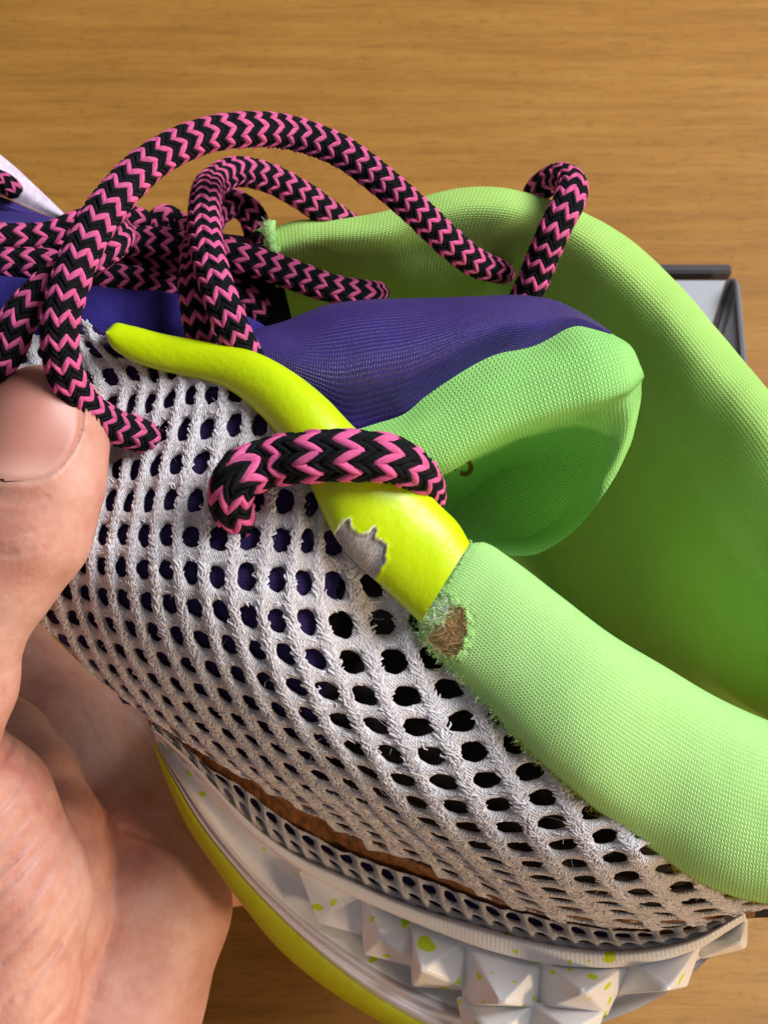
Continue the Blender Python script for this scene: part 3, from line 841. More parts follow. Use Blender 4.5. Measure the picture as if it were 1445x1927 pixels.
# -- far side of the collar
def rimz(pts, z): return zc(pts, z)
F1 = [(503, 432), (560, 415), (640, 412), (740, 393), (800, 370), (870, 354), (950, 354), (1040, 376), (1110, 405), (1180, 447), (1260, 522), (1340, 612), (1400, 682), (1460, 755), (1560, 900), (1640, 1100), (1660, 1300)]
F2 = [(508, 462), (570, 444), (650, 440), (745, 424), (800, 402), (870, 386), (945, 386), (1028, 406), (1092, 436), (1156, 482), (1232, 558), (1310, 648), (1370, 722), (1430, 795), (1520, 935), (1590, 1115), (1610, 1290)]
F3 = [(516, 520), (580, 505), (660, 503), (740, 500), (800, 486), (870, 478), (935, 480), (1000, 500), (1055, 538), (1108, 590), (1172, 672), (1235, 762), (1292, 850), (1345, 930), (1420, 1050), (1490, 1180), (1520, 1290)]
F4 = [(524, 585), (590, 590), (670, 600), (740, 610), (800, 620), (870, 635), (930, 650), (980, 680), (1015, 725), (1048, 785), (1090, 868), (1135, 960), (1185, 1050), (1235, 1130), (1310, 1220), (1430, 1310), (1570, 1370)]
F5 = [(530, 660), (600, 690), (680, 720), (740, 750), (800, 790), (850, 840), (890, 890), (920, 940), (945, 1000), (970, 1060), (1005, 1120), (1050, 1175), (1110, 1225), (1180, 1270), (1270, 1320), (1420, 1400), (1580, 1470)]
zr = [-470, -460, -440, -430, -430, -420, -360, -260, -170]
def zadd(pts, d):
    return zc(pts, [a + d for a in zr])
F0 = [(p[0] - 2, p[1] + 26, z) for p, z in zip(F1, np.interp(np.linspace(0, 1, 17), np.linspace(0, 1, 9), [a - 120 for a in zr]))]
g = loft([F0, [(a, b, c) for a, b, c in zadd(F1, -30)], zadd(F2, 6), zadd(F3, -80), zadd(F4, -320), zadd(F5, -600)], 420, 170)
# dents where the lace presses into it and slow unevenness
pq = pix(g)
def dent(cx, cy, rad, dep):
    g[..., 2] -= dep*np.exp(-((pq[..., 0]-cx)**2 + (pq[..., 1]-cy)**2)/rad**2)
dent(955, 520, 40, 26); dent(700, 548, 46, 26); dent(1020, 420, 44, 12); dent(620, 495, 60, 14)
g += (5*vnoise(g, 150, 3) + 2*vnoise(g, 50, 4))[..., None]*np.array([0, .3, 1])
grid('collar_far_side', g, M['green_in'], shoe, label='lime green inside of the far collar')
FAR = g
# rolled raw end of the far collar
cap = [(506, 424, -470), (508, 440, -450), (511, 458, -446), (514, 476, -456)]

def tube(name, pts, rad, mat, parent, n=80, m=14, wob=0.0):
    c = spline(PA(pts), n)
    T = np.gradient(c, axis=0); T /= np.linalg.norm(T, axis=1, keepdims=True)
    N = np.cross(T, [0, .3, 1.0]); N /= np.linalg.norm(N, axis=1, keepdims=True); B = np.cross(T, N)
    th = np.linspace(0, 2*np.pi, m)
    g = c[:, None] + rad*(N[:, None]*np.cos(th)[None, :, None] + B[:, None]*np.sin(th)[None, :, None])
    if wob: g = g + wob*vnoise(g, 10, 3)[..., None]
    return grid(name, g, mat, parent)
tube('raw_hem', cap, 13, M['green'], shoe, wob=6)

# -- tongue
GA = [(660, 812), (705, 798), (762, 778), (802, 744), (860, 699), (920, 664), (1000, 644), (1086, 609), (1120, 616), (1152, 628)]
GB = [(690, 850), (735, 836), (800, 808), (850, 782), (905, 748), (970, 714), (1050, 680), (1120, 652), (1165, 646), (1188, 652)]
GCc = [(720, 905), (775, 888), (830, 866), (885, 834), (940, 802), (1000, 775), (1065, 750), (1130, 726), (1178, 706), (1206, 690)]
GD = [(735, 935), (790, 918), (850, 896), (905, 866), (960, 838), (1015, 814), (1075, 792), (1135, 772), (1180, 752), (1207, 722)]
GE = [(770, 970), (830, 960), (890, 945), (945, 925), (1000, 905), (1050, 885), (1100, 865), (1145, 843), (1180, 815), (1203, 768)]
GF = [(800, 1000), (850, 1000), (900, 996), (955, 985), (1008, 970), (1055, 950), (1098, 925), (1136, 895), (1168, 860), (1193, 815)]
GG = [(820, 1040), (865, 1045), (910, 1047), (960, 1046), (1005, 1044), (1050, 1022), (1090, 990), (1126, 945), (1160, 892), (1186, 838)]
def zt(pts, a, b, e):      # left, middle, right depth
    return zc(pts, [a, a*.5 + b*.5, b, b*.74 + e*.26, b*.40 + e*.60, b*.08 + e*.92, e - 56])
rows = [zt(GA, -10, -20, -50), zt(GB, 26, 26, 10), zt(GCc, 12, 18, 34), zt(GD, -240, -240, 18), zt(GE, -430, -400, -10), zt(GF, -450, -390, -40), zt(GG, -380, -290, -90)]
g = loft(rows, 260, 150)
g += (2.5*vnoise(g, 70, 6))[..., None]*np.array([0, 0, 1])
TONG = g
grid('tongue_lining', g, M['green_tongue'], shoe, label='green lining of the tongue, turned over its edge')
# back of the scoop behind the tip
gg_ = zt(GG, -380, -290, -90)
back = loft([gg_, [(x - 10, y - 14, z - 50) for x, y, z in gg_], [(x - 50, y - 60, z - 90) for x, y, z in gg_], [(x - 90, y - 150, z - 110) for x, y, z in gg_]], 80, 30)
grid('tongue_back', back, M['green_tongue'], shoe)

PB = [(430, 668), (520, 706), (590, 756), (655, 812), (706, 799), (763, 779), (803, 745), (861, 700), (921, 665), (1001, 645), (1086, 610), (1148, 627)]
PT = [(440, 642), (480, 620), (530, 606), (620, 574), (690, 565), (760, 562), (830, 560), (900, 557), (985, 555), (1045, 565), (1095, 589), (1150, 624)]
PM = [((a[0]+b[0])/2, (a[1]+b[1])/2) for a, b in zip(PB, PT)]
PQ = [(a[0]*.25+b[0]*.75, a[1]*.25+b[1]*.75) for a, b in zip(PB, PT)]
szs = float(np.mean(su_z[4:7]))
rows = [[(x + 2, y + 6, z) for x, y, z in zc(PB, [szs - 70, szs - 40, -40, -20, -22, -30, -50])], zc(PM, [szs - 70, -20, 10, 10, 5, -30, -56]), zc(PQ, [szs - 90, -50, -30, -30, -36, -60, -66]), zc(PT, [szs - 140, -150, -130, -130, -130, -110, -84]),
        [(x, y + 26, z) for x, y, z in zc(PT, [szs - 230, -260, -260, -260, -250, -200, -130])]]
g = loft(rows, 300, 100)
g += (3*vnoise(g, 80, 2) + 1.2*vnoise(g, 25, 3))[..., None]*np.array([0, 0, 1])
grid('tongue', g, M['purple'], shoe, label='glossy dark purple knit of the tongue')

# faded print on the tongue lining, following its surface
TGP = pix(TONG)
def zton(p):
    d = np.hypot(TGP[..., 0] - p[0], TGP[..., 1] - p[1]) + (TONG[..., 2] > -60)*60
    return TONG[..., 2].ravel()[np.argmin(d)]
# 
M['print'] = Mat('brown_print', (110, 92, 22), 0.9, 0.1).m
def stroke(pts, wid):
    c = spline(np.asarray(pts, float), 16)
    t = np.gradient(c, axis=0); t /= np.linalg.norm(t, axis=1, keepdims=True); nn = np.c_[-t[:, 1], t[:, 0]]
    rows_ = [[(x, y, zton((x, y)) + 3) for x, y in c + nn*k*wid] for k in (-1, 0, 1)]
    grid('print_mark', PA(np.array(rows_)), M['print'], shoe)
stroke([(862, 872), (872, 866), (884, 872), (886, 884), (876, 892), (866, 890)], 4.5)
stroke([(842, 884), (850, 880), (858, 884)], 4.0)

ins_ = loft([[(480, 560, -820), (800, 620, -860), (1100, 800, -900), (1500, 1200, -880)], [(520, 720, -860), (760, 860, -900), (1000, 1120, -940), (1500, 1420, -900)], [(560, 860, -820), (760, 1100, -840), (1000, 1360, -860), (1500, 1560, -840)]], 60, 40)
grid('insole', ins_, M['green_in'], shoe)

# -- purple vamp below the laces, medial side of the shoe
VT = [(-80, 520), (60, 530), (160, 545), (300, 560), (400, 580), (480, 612), (520, 640)]
VB = [(-80, 700), (60, 690), (160, 690), (300, 700), (400, 715), (480, 730), (540, 760)]
zv = [meshz(180, 660) - 70, meshz(240, 690) - 60, szs - 90]
g = loft([[(x, y - 10, z - 150) for x, y, z in zc(VT, zv)], zc(VT, [a - 60 for a in zv]), [((a[0]+b[0])/2, (a[1]+b[1])/2, z) for (a, b, z) in zip(VT, VB, np.interp(np.linspace(0, 1, 7), [0, .5, 1], zv))], zc(VB, [a - 30 for a in zv])], 160, 60)
g += (14*vnoise(g, 60, 2) + 3*vnoise(g, 18, 3))[..., None]*np.array([0, .3, 1])
grid('vamp_lining', g, M['purple_soft'], shoe, label='blue purple lining under the laces')
g = loft([[(-80, 395, -560), (60, 398, -560), (160, 425, -560), (300, 436, -560), (420, 440, -560), (505, 448, -540)],
          [(-80, 420, -530), (60, 420, -530), (160, 448, -530), (300, 458, -530), (420, 462, -530), (510, 470, -515)],
          [(-80, 470, -560), (60, 470, -560), (160, 490, -560), (300, 505, -560), (420, 500, -560), (520, 510, -530)]], 120, 30)
g += (4*vnoise(g, 40, 2))[..., None]*np.array([0, .3, 1])
grid('medial_eyestay', g, M['purple'], shoe, label='dark purple edge behind the laces')
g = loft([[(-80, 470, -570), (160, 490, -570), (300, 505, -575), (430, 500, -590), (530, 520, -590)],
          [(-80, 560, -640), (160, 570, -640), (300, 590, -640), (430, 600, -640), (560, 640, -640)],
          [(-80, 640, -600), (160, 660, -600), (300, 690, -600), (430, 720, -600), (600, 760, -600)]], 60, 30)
grid('throat_shadow', g, M['black_void'], shoe, label='black sheet for the shade inside the shoe below the laces')  # black sheet put in as the shade of the open throat
# white medial panel rising at the far left
g = loft([[(-120, 225, -600), (-40, 262, -590), (20, 306, -585), (70, 352, -580), (128, 408, -575)],
          [(-120, 290, -560), (-40, 305, -555), (15, 340, -560), (62, 374, -565), (126, 412, -572)],
          [(-120, 345, -570), (-40, 355, -565), (15, 372, -570), (60, 392, -572), (124, 418, -580)]], 120, 40)
grid('medial_panel', g, m_fiber('white_panel_weave', (226, 222, 232), (206, 176, 200), 0.08, 2.0), shoe, label='white panel with faint pink weave at the far side')
g = loft([[(-120, 345, -566), (-40, 356, -562), (15, 374, -566), (60, 394, -570), (124, 420, -580)],
          [(-120, 362, -552), (-40, 372, -550), (15, 390, -556), (60, 406, -562), (122, 428, -580)],
          [(-120, 400, -600), (-40, 402, -600), (15, 415, -600), (60, 425, -600), (120, 440, -600)]], 100, 24)
grid('medial_lining', g, M['purple'], shoe)

# -- midsole, sidewall, outsole
mids = empty('midsole'); mids.parent = shoe
rim_lo = [(291, 1378), (346, 1430), (402, 1494), (450, 1548), (515, 1603), (590, 1652), (672, 1692), (745, 1724), (835, 1760), (920, 1790), (1050, 1818), (1180, 1820), (1310, 1788), (1405, 1732)]
nR_ = len(rim_up)
zr_ = np.array(zs_rim)
rows = [[(p[0], p[1] - 8, z - 40) for p, z in zip(rim_up, zr_)],
        [(p[0], p[1] + 2, z - 4) for p, z in zip(rim_up, zr_)],
        [((p[0]*.62+q[0]*.38), (p[1]*.62+q[1]*.38), z + 34) for p, q, z in zip(rim_up, rim_lo, zr_)],
        [((p[0]*.2+q[0]*.8), (p[1]*.2+q[1]*.8), z + 24) for p, q, z in zip(rim_up, rim_lo, zr_)],
        [(q[0], q[1], z - 22) for q, z in zip(rim_lo, zr_)],
        [(q[0], q[1] + 2, z - 60) for q, z in zip(rim_lo, zr_)]]
g = loft(rows, 700, 44)
rib = np.sin(np.arange(700)/700*2*np.pi*150)[None]*np.sin(np.linspace(0, np.pi, 44))[:, None]**2
g[..., 2] += .4*rib*np.clip((np.arange(700)/700 - .35)*3, 0, 1)[None]
grid('rim_bead', g, M['midsole'], mids)

W1 = [(296, 1402), (338, 1462), (392, 1540), (440, 1602), (505, 1672), (585, 1742), (680, 1808), (770, 1858), (870, 1902), (960, 1930), (1060, 1945), (1160, 1915), (1250, 1872), (1340, 1800)]
W2 = [(294, 1405), (328, 1470), (374, 1550), (424, 1616), (488, 1690), (565, 1766), (655, 1842), (745, 1902), (850, 1955), (950, 1990), (1050, 2000), (1140, 1970), (1220, 1920), (1300, 1850)]
z0 = zr_ - 45
rows = [[(q[0], q[1] - 6, z - 10) for q, z in zip(rim_lo, z0)],
        [((q[0]*.6+w[0]*.4), (q[1]*.6+w[1]*.4), z - 55) for q, w, z in zip(rim_lo, W1, z0)],
        [((q[0]*.25+w[0]*.75), (q[1]*.25+w[1]*.75), z - 62) for q, w, z in zip(rim_lo, W1, z0)],
        [(w[0], w[1], z - 50) for w, z in zip(W1, z0)]]
sl = slice(0, 12)
g = loft(rows, 300, 60)
grid('side_wall', g, M['midsole'], mids)
# stepped white sidewall between the midsole and the outsole
rows = [[(w[0], w[1] - 4, z - 56) for w, z in zip(W1, z0)],
        [((w[0]*.75+q[0]*.25), (w[1]*.75+q[1]*.25), z - 38) for w, q, z in zip(W1, W2, z0)],
        [((w[0]*.5+q[0]*.5), (w[1]*.5+q[1]*.5), z - 52) for w, q, z in zip(W1, W2, z0)],
        [((w[0]*.3+q[0]*.7), (w[1]*.3+q[1]*.7), z - 44) for w, q, z in zip(W1, W2, z0)],
        [(q[0], q[1], z - 60) for q, z in zip(W2, z0)]]
n_ = 9
g = loft([r[:n_ + 1] for r in rows], 220, 50)
grid('sidewall', g, M['sidewall'], shoe)
Y0 = W2[:10]
Y1 = [(288, 1405), (316, 1478), (354, 1558), (404, 1632), (462, 1710), (528, 1788), (612, 1858), (700, 1914), (800, 1968), (900, 2010)]
zy = z0[:10]
rows = [[(q[0] + 4, q[1] - 6, z - 66) for q, z in zip(Y0, zy)],
        [(q[0], q[1], z - 48) for q, z in zip(Y0, zy)],
        [((q[0]+w[0])/2, (q[1]+w[1])/2, z - 50) for q, w, z in zip(Y0, Y1, zy)],
        [(w[0], w[1], z - 70) for w, z in zip(Y1, zy)],
        [(w[0] + 30, w[1] - 30, z - 150) for w, z in zip(Y1, zy)],
        [(w[0] + 260, w[1] - 260, z - 260) for w, z in zip(Y1, zy)]]
grid('outsole', loft(rows, 220, 70), M['outsole'], shoe, label='neon yellow edge of the outsole')

# faceted spikes of the midsole: each one a four sided pyramid
def zrim(x):
    return float(np.interp(x, [p[0] for p in rim_lo], zr_))
def spike(base, apex, lift, tip=.10):
    zb = [zrim(b[0]) - 40 - (22 if k > 1 else 0) for k, b in enumerate(base)]
    Bp = [P(b[0], b[1], z) for b, z in zip(base, zb)]
    Ap = P(apex[0], apex[1], zrim(apex[0]) + lift)
    bm = bmesh.new()
    n = 5
    top = [Ap*(1 - tip) + b*tip for b in Bp]
    vb = [bm.verts.new(b) for b in Bp]; vt = [bm.verts.new(b) for b in top]
    for i in range(4):
        bm.faces.new((vb[i], vb[(i+1) % 4], vt[(i+1) % 4], vt[i]))
    bm.faces.new(vt[::-1])
    bmesh.ops.recalc_face_normals(bm, faces=bm.faces)
    bmesh.ops.bevel(bm, geom=[e for e in bm.edges if not e.is_boundary], offset=9, segments=4, affect='EDGES', profile=.6)
    bmesh.ops.triangulate(bm, faces=bm.faces)
    v = np.array([x.co[:] for x in bm.verts]); f = np.array([[x.index for x in q.verts] for q in bm.faces])
    bm.free()
    v += (2.2*vnoise(v, 12, 3))[:, None]
    return mesh('spike', v, f, M['midsole'], mids, smooth=False)
spike([(560, 1634), (690, 1690), (716, 1770), (600, 1740)], (632, 1706), -34, .2)
spike([(676, 1686), (786, 1730), (800, 1824), (684, 1796)], (716, 1764), 6, .16)
spike([(770, 1722), (886, 1766), (886, 1866), (776, 1858)], (790, 1826), 50, .12)
spike([(870, 1758), (1026, 1802), (1018, 1898), (868, 1892)], (944, 1892), 84, .10)
spike([(1010, 1798), (1190, 1810), (1142, 1914), (1008, 1904)], (1100, 1870), 84, .10)
spike([(1178, 1808), (1322, 1770), (1294, 1858), (1156, 1874)], (1256, 1866), 60, .12)
spike([(1306, 1778), (1410, 1700), (1404, 1786), (1320, 1806)], (1392, 1776), 30, .14)
spike([(1000, 1886), (1138, 1904), (1104, 1996), (980, 1996)], (1074, 1940), 50, .10)
spike([(858, 1876), (1010, 1888), (990, 1970), (880, 1970)], (930, 1952), 10, .14)

# ---------------------------------------------------------------- shoelace
lace_root = empty('shoelace', 'round black and pink zigzag braided shoelace threaded through the sneaker', 'shoelace')
NCOL = 12
def lace(pts, label=None, phase=0, twist=0.0, pitch=.36, thin=.91):
    p = np.asarray(pts, float)
    p[:, 3] *= thin
    cam_ = np.c_[PA(p[:, :3]), p[:, 3]]
    L = np.linalg.norm(np.diff(cam_[:, :3], axis=0), axis=1).sum()
    n = int(L/3) + 2
    q = spline(cam_, n)
    C, Rr = q[:, :3], q[:, 3]
    T = np.gradient(C, axis=0); T /= np.linalg.norm(T, axis=1, keepdims=True)
    N = np.zeros_like(C)
    a = np.cross(T[0], [0, 0, 1.0]); N[0] = a/np.linalg.norm(a)
    for i in range(1, n):
        a = N[i-1] - T[i]*(N[i-1] @ T[i]); N[i] = a/np.linalg.norm(a)
    B = np.cross(T, N)
    ds = np.r_[0, np.linalg.norm(np.diff(C, axis=0), axis=1)]
    tau = np.cumsum(ds/(Rr*pitch))                      # stitch count along the lace
    def at(s, th, rad):
        x = np.interp(s, tau, np.arange(n)); i = np.clip(x.astype(int), 0, n - 2); f = (x - i)[..., None]
        c = C[i]*(1-f) + C[i+1]*f; nn = N[i]*(1-f) + N[i+1]*f; bb = B[i]*(1-f) + B[i+1]*f
        r = (Rr[i]*(1-f[..., 0]) + Rr[i+1]*f[..., 0])*rad
        th = th + twist*s
        return c + (nn*np.cos(th)[..., None] + bb*np.sin(th)[..., None])*r[..., None]
    root = empty('lace_strand'); root.parent = lace_root
    if label: root['label'] = label
    # core
    nu = max(8, n//3); sv = np.linspace(0, tau[-1], nu)
    th = np.linspace(0, 2*np.pi, 17)
    g = at(np.broadcast_to(sv[:, None], (nu, 17)), np.broadcast_to(th[None], (nu, 17)), np.full((nu, 17), .86))
    g[0] = C[0]; g[-1] = C[-1]
    mesh('core', g.reshape(-1, 3), gridfaces(nu, 17), M['core'], root)
    rows = np.arange(-1, int(tau[-1]) + 1)
    na, nb = 6, 5
    av = np.linspace(-.16, 1.16, na); bv = np.linspace(-.5, .5, nb)
    I, K, A_, B_ = np.meshgrid(rows, np.arange(NCOL), av, bv, indexing='ij')
    sg = np.where(K % 2 == 0, 1.0, -1.0)
    jit = rng.normal(0, .05, (len(rows), NCOL, 1, 1)); jw = rng.uniform(.93, 1.09, (len(rows), NCOL, 1, 1)); jh = rng.normal(0, .012, (len(rows), NCOL, 1, 1))
    isp = ((I + phase) % 3 == 0)
    wid = np.where(isp, 1.42, 1.0)*jw
    amp = 1.35
    s = I + .5 + jit + sg*(A_ - .5)*amp + B_*wid*(1 - .25*np.abs(2*A_ - 1)**3)
    ee = np.clip(1 - np.abs(2*A_ - 1)**4*.62, 0, 1)
    rad = .89 + .105*np.sqrt(np.clip(1 - (2*B_)**2, 0, 1)*.97 + .0)*ee + jh + np.where(isp, .03, 0) + .035*(A_ - .5)
    rad = np.where(np.abs(B_) > .49, .83, rad)
    thh = (K + A_)*2*np.pi/NCOL
    ok = (s[..., 0, 0] > 0) & (s[..., -1, -1] < tau[-1]) & (s.min((2, 3)) > 0) & (s.max((2, 3)) < tau[-1])
    V = at(np.clip(s, 0, tau[-1]), thh, rad)
    fq = gridfaces(na, nb)
    uvq = np.stack([A_, B_ + .5], -1) + np.stack([K*1.7, I*1.3], -1)
    for nm, sel in (('black_yarn', ok & ~isp[..., 0, 0]), ('pink_yarn', ok & isp[..., 0, 0])):
        Vs = V[sel].reshape(-1, 3); Us = uvq[sel].reshape(-1, 2)
        k = int(sel.sum())
        if not k: continue
        F = (fq[None] + (np.arange(k)*na*nb)[:, None, None]).reshape(-1, 4)
        o = mesh(nm, Vs, F, M['black' if nm[0] == 'b' else 'pink'], root, uv=Us)
        o['kind'] = 'stuff'
    return C, N, B, Rr

def lz(px, py, d): return meshz(px, py) + d
z_a = lz(265, 818, 8)
zS = float(np.mean(sl_z[3:6]))            # strap level above the rising strands
LACES = []
# the big arch from the near eyelet over to the far collar
LACES.append(lace([(300, 838, z_a - 60, 34), (262, 818, z_a + 22, 36), (208, 800, z_a + 70, 38), (152, 757, z_a + 130, 38), (120, 692, z_a + 180, 38), (113, 612, z_a + 200, 39), (132, 530, z_a + 190, 39), (168, 442, z_a + 160, 40), (218, 368, z_a + 120, 40),
      (285, 303, z_a + 70, 39), (375, 258, z_a + 10, 38), (472, 243, z_a - 60, 38), (562, 253, -140, 37), (648, 288, -205, 36), (722, 343, -265, 36), (792, 404, -325, 36), (850, 460, -372, 36), (900, 497, -415, 34), (938, 510, -458, 29), (952, 516, -540, 24)],
      'lace arching high from the near eyelet to the far collar'))
# strand wrapped round the strap
zb = lz(440, 960, 0); zt_ = lz(640, 860, 0)
LACES.append(lace([(462, 990, zb - 70, 32), (446, 972, zb - 6, 40), (433, 940, zb + 40, 43), (446, 900, zb + 66, 46), (502, 872, zt_ + 84, 48), (585, 860, zt_ + 112, 49), (670, 857, zt_ + 116, 49), (735, 864, zt_ + 96, 46), (782, 888, zt_ + 46, 40), (806, 925, zt_ - 30, 34), (800, 970, zt_ - 120, 32)],
      'short lace strand wrapped tightly over the yellow strap', 1, pitch=.44, thin=.97))
# two strands rising from behind the strap and folding back to the far collar
LACES.append(lace([(500, 730, zS - 90, 36), (452, 650, zS - 40, 37), (420, 575, zS - 20, 37), (398, 505, zS - 50, 37), (386, 440, zS - 110, 37), (386, 385, zS - 190, 36), (405, 340, -310, 36), (448, 322, -380, 36), (505, 334, -430, 35), (560, 362, -465, 35), (610, 396, -500, 35), (660, 430, -560, 34), (700, 470, -640, 32)],
      'lace rising beside the strap and folding back to the far collar', 2))
LACES.append(lace([(400, 690, zS - 130, 33), (376, 622, zS - 95, 33), (366, 560, zS - 95, 34), (368, 500, zS - 140, 34), (388, 440, -400, 34), (410, 398, -470, 34), (440, 382, -500, 34), (472, 402, -520, 34), (484, 436, -540, 34), (486, 480, -580, 34)],
      'small lace loop behind the rising strand', 0))
# strand running across to the far collar
LACES.append(lace([(330, 428, -470, 37), (400, 462, -430, 37), (450, 484, -420, 36), (510, 502, -430, 36), (570, 524, -440, 36), (630, 544, -445, 34), (680, 550, -465, 31), (716, 552, -540, 28)],
      'lace running from the knot to the lower far eyelet', 1))
# strand over the far rim
LACES.append(lace([(975, 575, -440, 32), (997, 540, -405, 37), (1022, 480, -372, 38), (1046, 425, -350, 38), (1072, 375, -360, 38), (1076, 345, -400, 36), (1050, 332, -450, 34), (1020, 350, -490, 33), (1000, 385, -560, 33)],
      'lace hooked over the top of the far collar', 0))
# the pile at the left
LACES.append(lace([(-60, 640, z_a + 130, 38), (-20, 690, z_a + 130, 38), (12, 660, z_a + 140, 38), (36, 600, z_a + 150, 38), (78, 552, z_a + 140, 38), (130, 510, z_a + 110, 38), (190, 470, z_a + 60, 38), (250, 455, -390, 37), (320, 458, -420, 37), (390, 475, -450, 37)],
      'lace curling down past the thumb at the left edge', 2))
LACES.append(lace([(-60, 446, -350, 40), (20, 452, -345, 40), (90, 448, -360, 39), (150, 424, -380, 38), (210, 408, -420, 36), (280, 425, -470, 36)], 'upper lace of the pile at the left edge', 1))
LACES.append(lace([(-60, 505, -300, 40), (20, 498, -300, 40), (90, 500, -310, 40), (170, 520, -340, 38), (250, 530, -390, 37), (330, 548, -430, 36), (400, 560, -470, 34)], 'lower lace of the pile at the left edge', 0))
LACES.append(lace([(60, 560, -440, 36), (170, 500, -450, 36), (250, 500, -450, 36), (320, 508, -460, 36), (400, 540, -480, 36), (460, 560, -490, 34), (500, 600, -520, 34)], 'lace buried lowest in the pile', 1))
LACES.append(lace([(290, 470, -490, 33), (290, 432, -500, 33), (310, 410, -510, 33), (335, 424, -520, 33), (345, 470, -540, 33)], 'tight lace loop poking up behind the pile', 2))
LACES.append(lace([(-60, 320, -540, 26), (-10, 335, -540, 26), (20, 352, -540, 25), (34, 372, -548, 22)], 'lace end lying on the white panel', 0))

# ---------------------------------------------------------------- frayed fibres
def fibres(name, starts, dirs, lens, width, mat, parent, curl=.6, seed=1):
    r = np.random.default_rng(seed)
    k = len(starts); n = 5
    t = np.linspace(0, 1, n)
    d = dirs/np.linalg.norm(dirs, axis=1, keepdims=True)
    side = np.cross(d, r.normal(size=(k, 3))); side /= np.linalg.norm(side, axis=1, keepdims=True)
    b2 = np.cross(d, side)
    cu = r.normal(0, curl, (k, 2))
    L = np.asarray(lens)[:, None, None]
    path = starts[:, None] + d[:, None]*L*t[None, :, None] + (side[:, None]*cu[:, :1, None] + b2[:, None]*cu[:, 1:, None])*L*(t**2)[None, :, None]
    w = width*(1 - .7*t)[None, :, None]
    V = np.stack([path + side[:, None]*w, path - side[:, None]*w*.5 + b2[:, None]*w*.87, path - side[:, None]*w*.5 - b2[:, None]*w*.87], 2)   # k, n, 3, 3
    i = np.arange(n*3).reshape(n, 3)
    q = np.stack([i[:-1], np.roll(i[:-1], -1, 1), np.roll(i[1:], -1, 1), i[1:]], -1).reshape(-1, 4)
    F = (q[None] + (np.arange(k)*n*3)[:, None, None]).reshape(-1, 4)
    o = mesh(name, V.reshape(-1, 3), F, mat, parent)
    o['kind'] = 'stuff'
    return o

def zcol(p):
    d = np.hypot(COLG[..., 0] - p[0], COLG[..., 1] - p[1]); k = np.argmin(d); return COLG.reshape(-1, 3)[k, 2]
# fringe along the seam between collar and mesh
seam = spline(np.asarray(c_lo, float), 900)
sz = np.interp(np.linspace(0, 1, 900), np.linspace(0, 1, len(cl_z)), cl_z)
def fringe(name, lo, hi, count, mat, ln, seed):
    r = np.random.default_rng(seed)
    i = r.integers(int(lo*899), int(hi*899), count)
    st_ = PA(np.c_[seam[i] + r.normal(0, 3, (count, 2)) + np.array([2, -4]), sz[i] + r.uniform(4, 26, count)])
    dr = np.c_[r.normal(-.5, .5, count), r.normal(-.6, .4, count), r.normal(.5, .4, count)]
    fibres(name, st_, dr, r.uniform(.4, 1, count)*ln, .8, mat, shoe, seed=seed)
fringe('seam_fuzz', .02, .45, 500, M['thread_green'], 15, 3)
fringe('seam_fuzz', .30, .92, 800, M['thread_ochre'], 13, 4)
# ragged join between strap and collar
rj = np.random.default_rng(31)
jl = spline(np.array([(884, 1018), (868, 1052), (845, 1094), (815, 1138), (784, 1172)], float), 220)
jz = np.array([zcol((a + 6, b)) for a, b in jl])
fibres('join_fuzz', PA(np.c_[jl + rj.normal(0, 2.5, (220, 2)) + np.array([3, 2]), jz + rj.uniform(-6, 4, 220)]), np.c_[rj.normal(-.5, .5, 220), rj.normal(.2, .5, 220), rj.uniform(.1, .8, 220)], rj.uniform(4, 9, 220), .8, M['thread_green'], shoe, 1.0, 32)
# stray fibres caught on the mesh
ri = np.random.default_rng(33)
cs_ = np.array([cells[k] for k in ri.integers(0, len(cells), 130)], float) + ri.uniform(-.5, .5, (130, 2))
ps_ = bil(GS, cs_[:, 0], cs_[:, 1]); ok_ = inpoly(pix(ps_), POLY)
ps_ = ps_[ok_] + np.array([0, 0, 9.0]); kk_ = len(ps_)
fibres('stray_fibres', ps_, np.c_[ri.normal(0, 1, (kk_, 2)), ri.uniform(.1, .5, kk_)], ri.uniform(8, 28, kk_), .35, M['thread_white'], shoe, 1.2, 34)
# raw hem of the far collar end
rh = np.random.default_rng(21)
hc_ = spline(PA(cap), 260)[:190]
hs = hc_ + rh.normal(0, 7, hc_.shape) + np.array([-4, 4, 8])
fibres('hem_fuzz', hs, np.c_[rh.normal(-.6, .5, 190), rh.normal(.3, .6, 190), rh.normal(.4, .5, 190)], rh.uniform(3, 8, 190), .8, M['thread_green'], shoe, 1.0, 22)
# lint standing off the laces
for k, (lc, ln_, lb, lr) in enumerate(LACES):
    rl = np.random.default_rng(40 + k)
    n_f = int(len(lc)*1.1)
    i_ = rl.integers(4, len(lc) - 4, n_f); th_ = rl.uniform(0, 6.28, n_f)
    dn = ln_[i_]*np.cos(th_)[:, None] + lb[i_]*np.sin(th_)[:, None]
    o = fibres('lint', lc[i_] + dn*lr[i_][:, None]*.98, dn + rl.normal(0, .9, (n_f, 3)), rl.uniform(4, 13, n_f), .32, M['lint'], lace_root, 1.0, 60 + k)
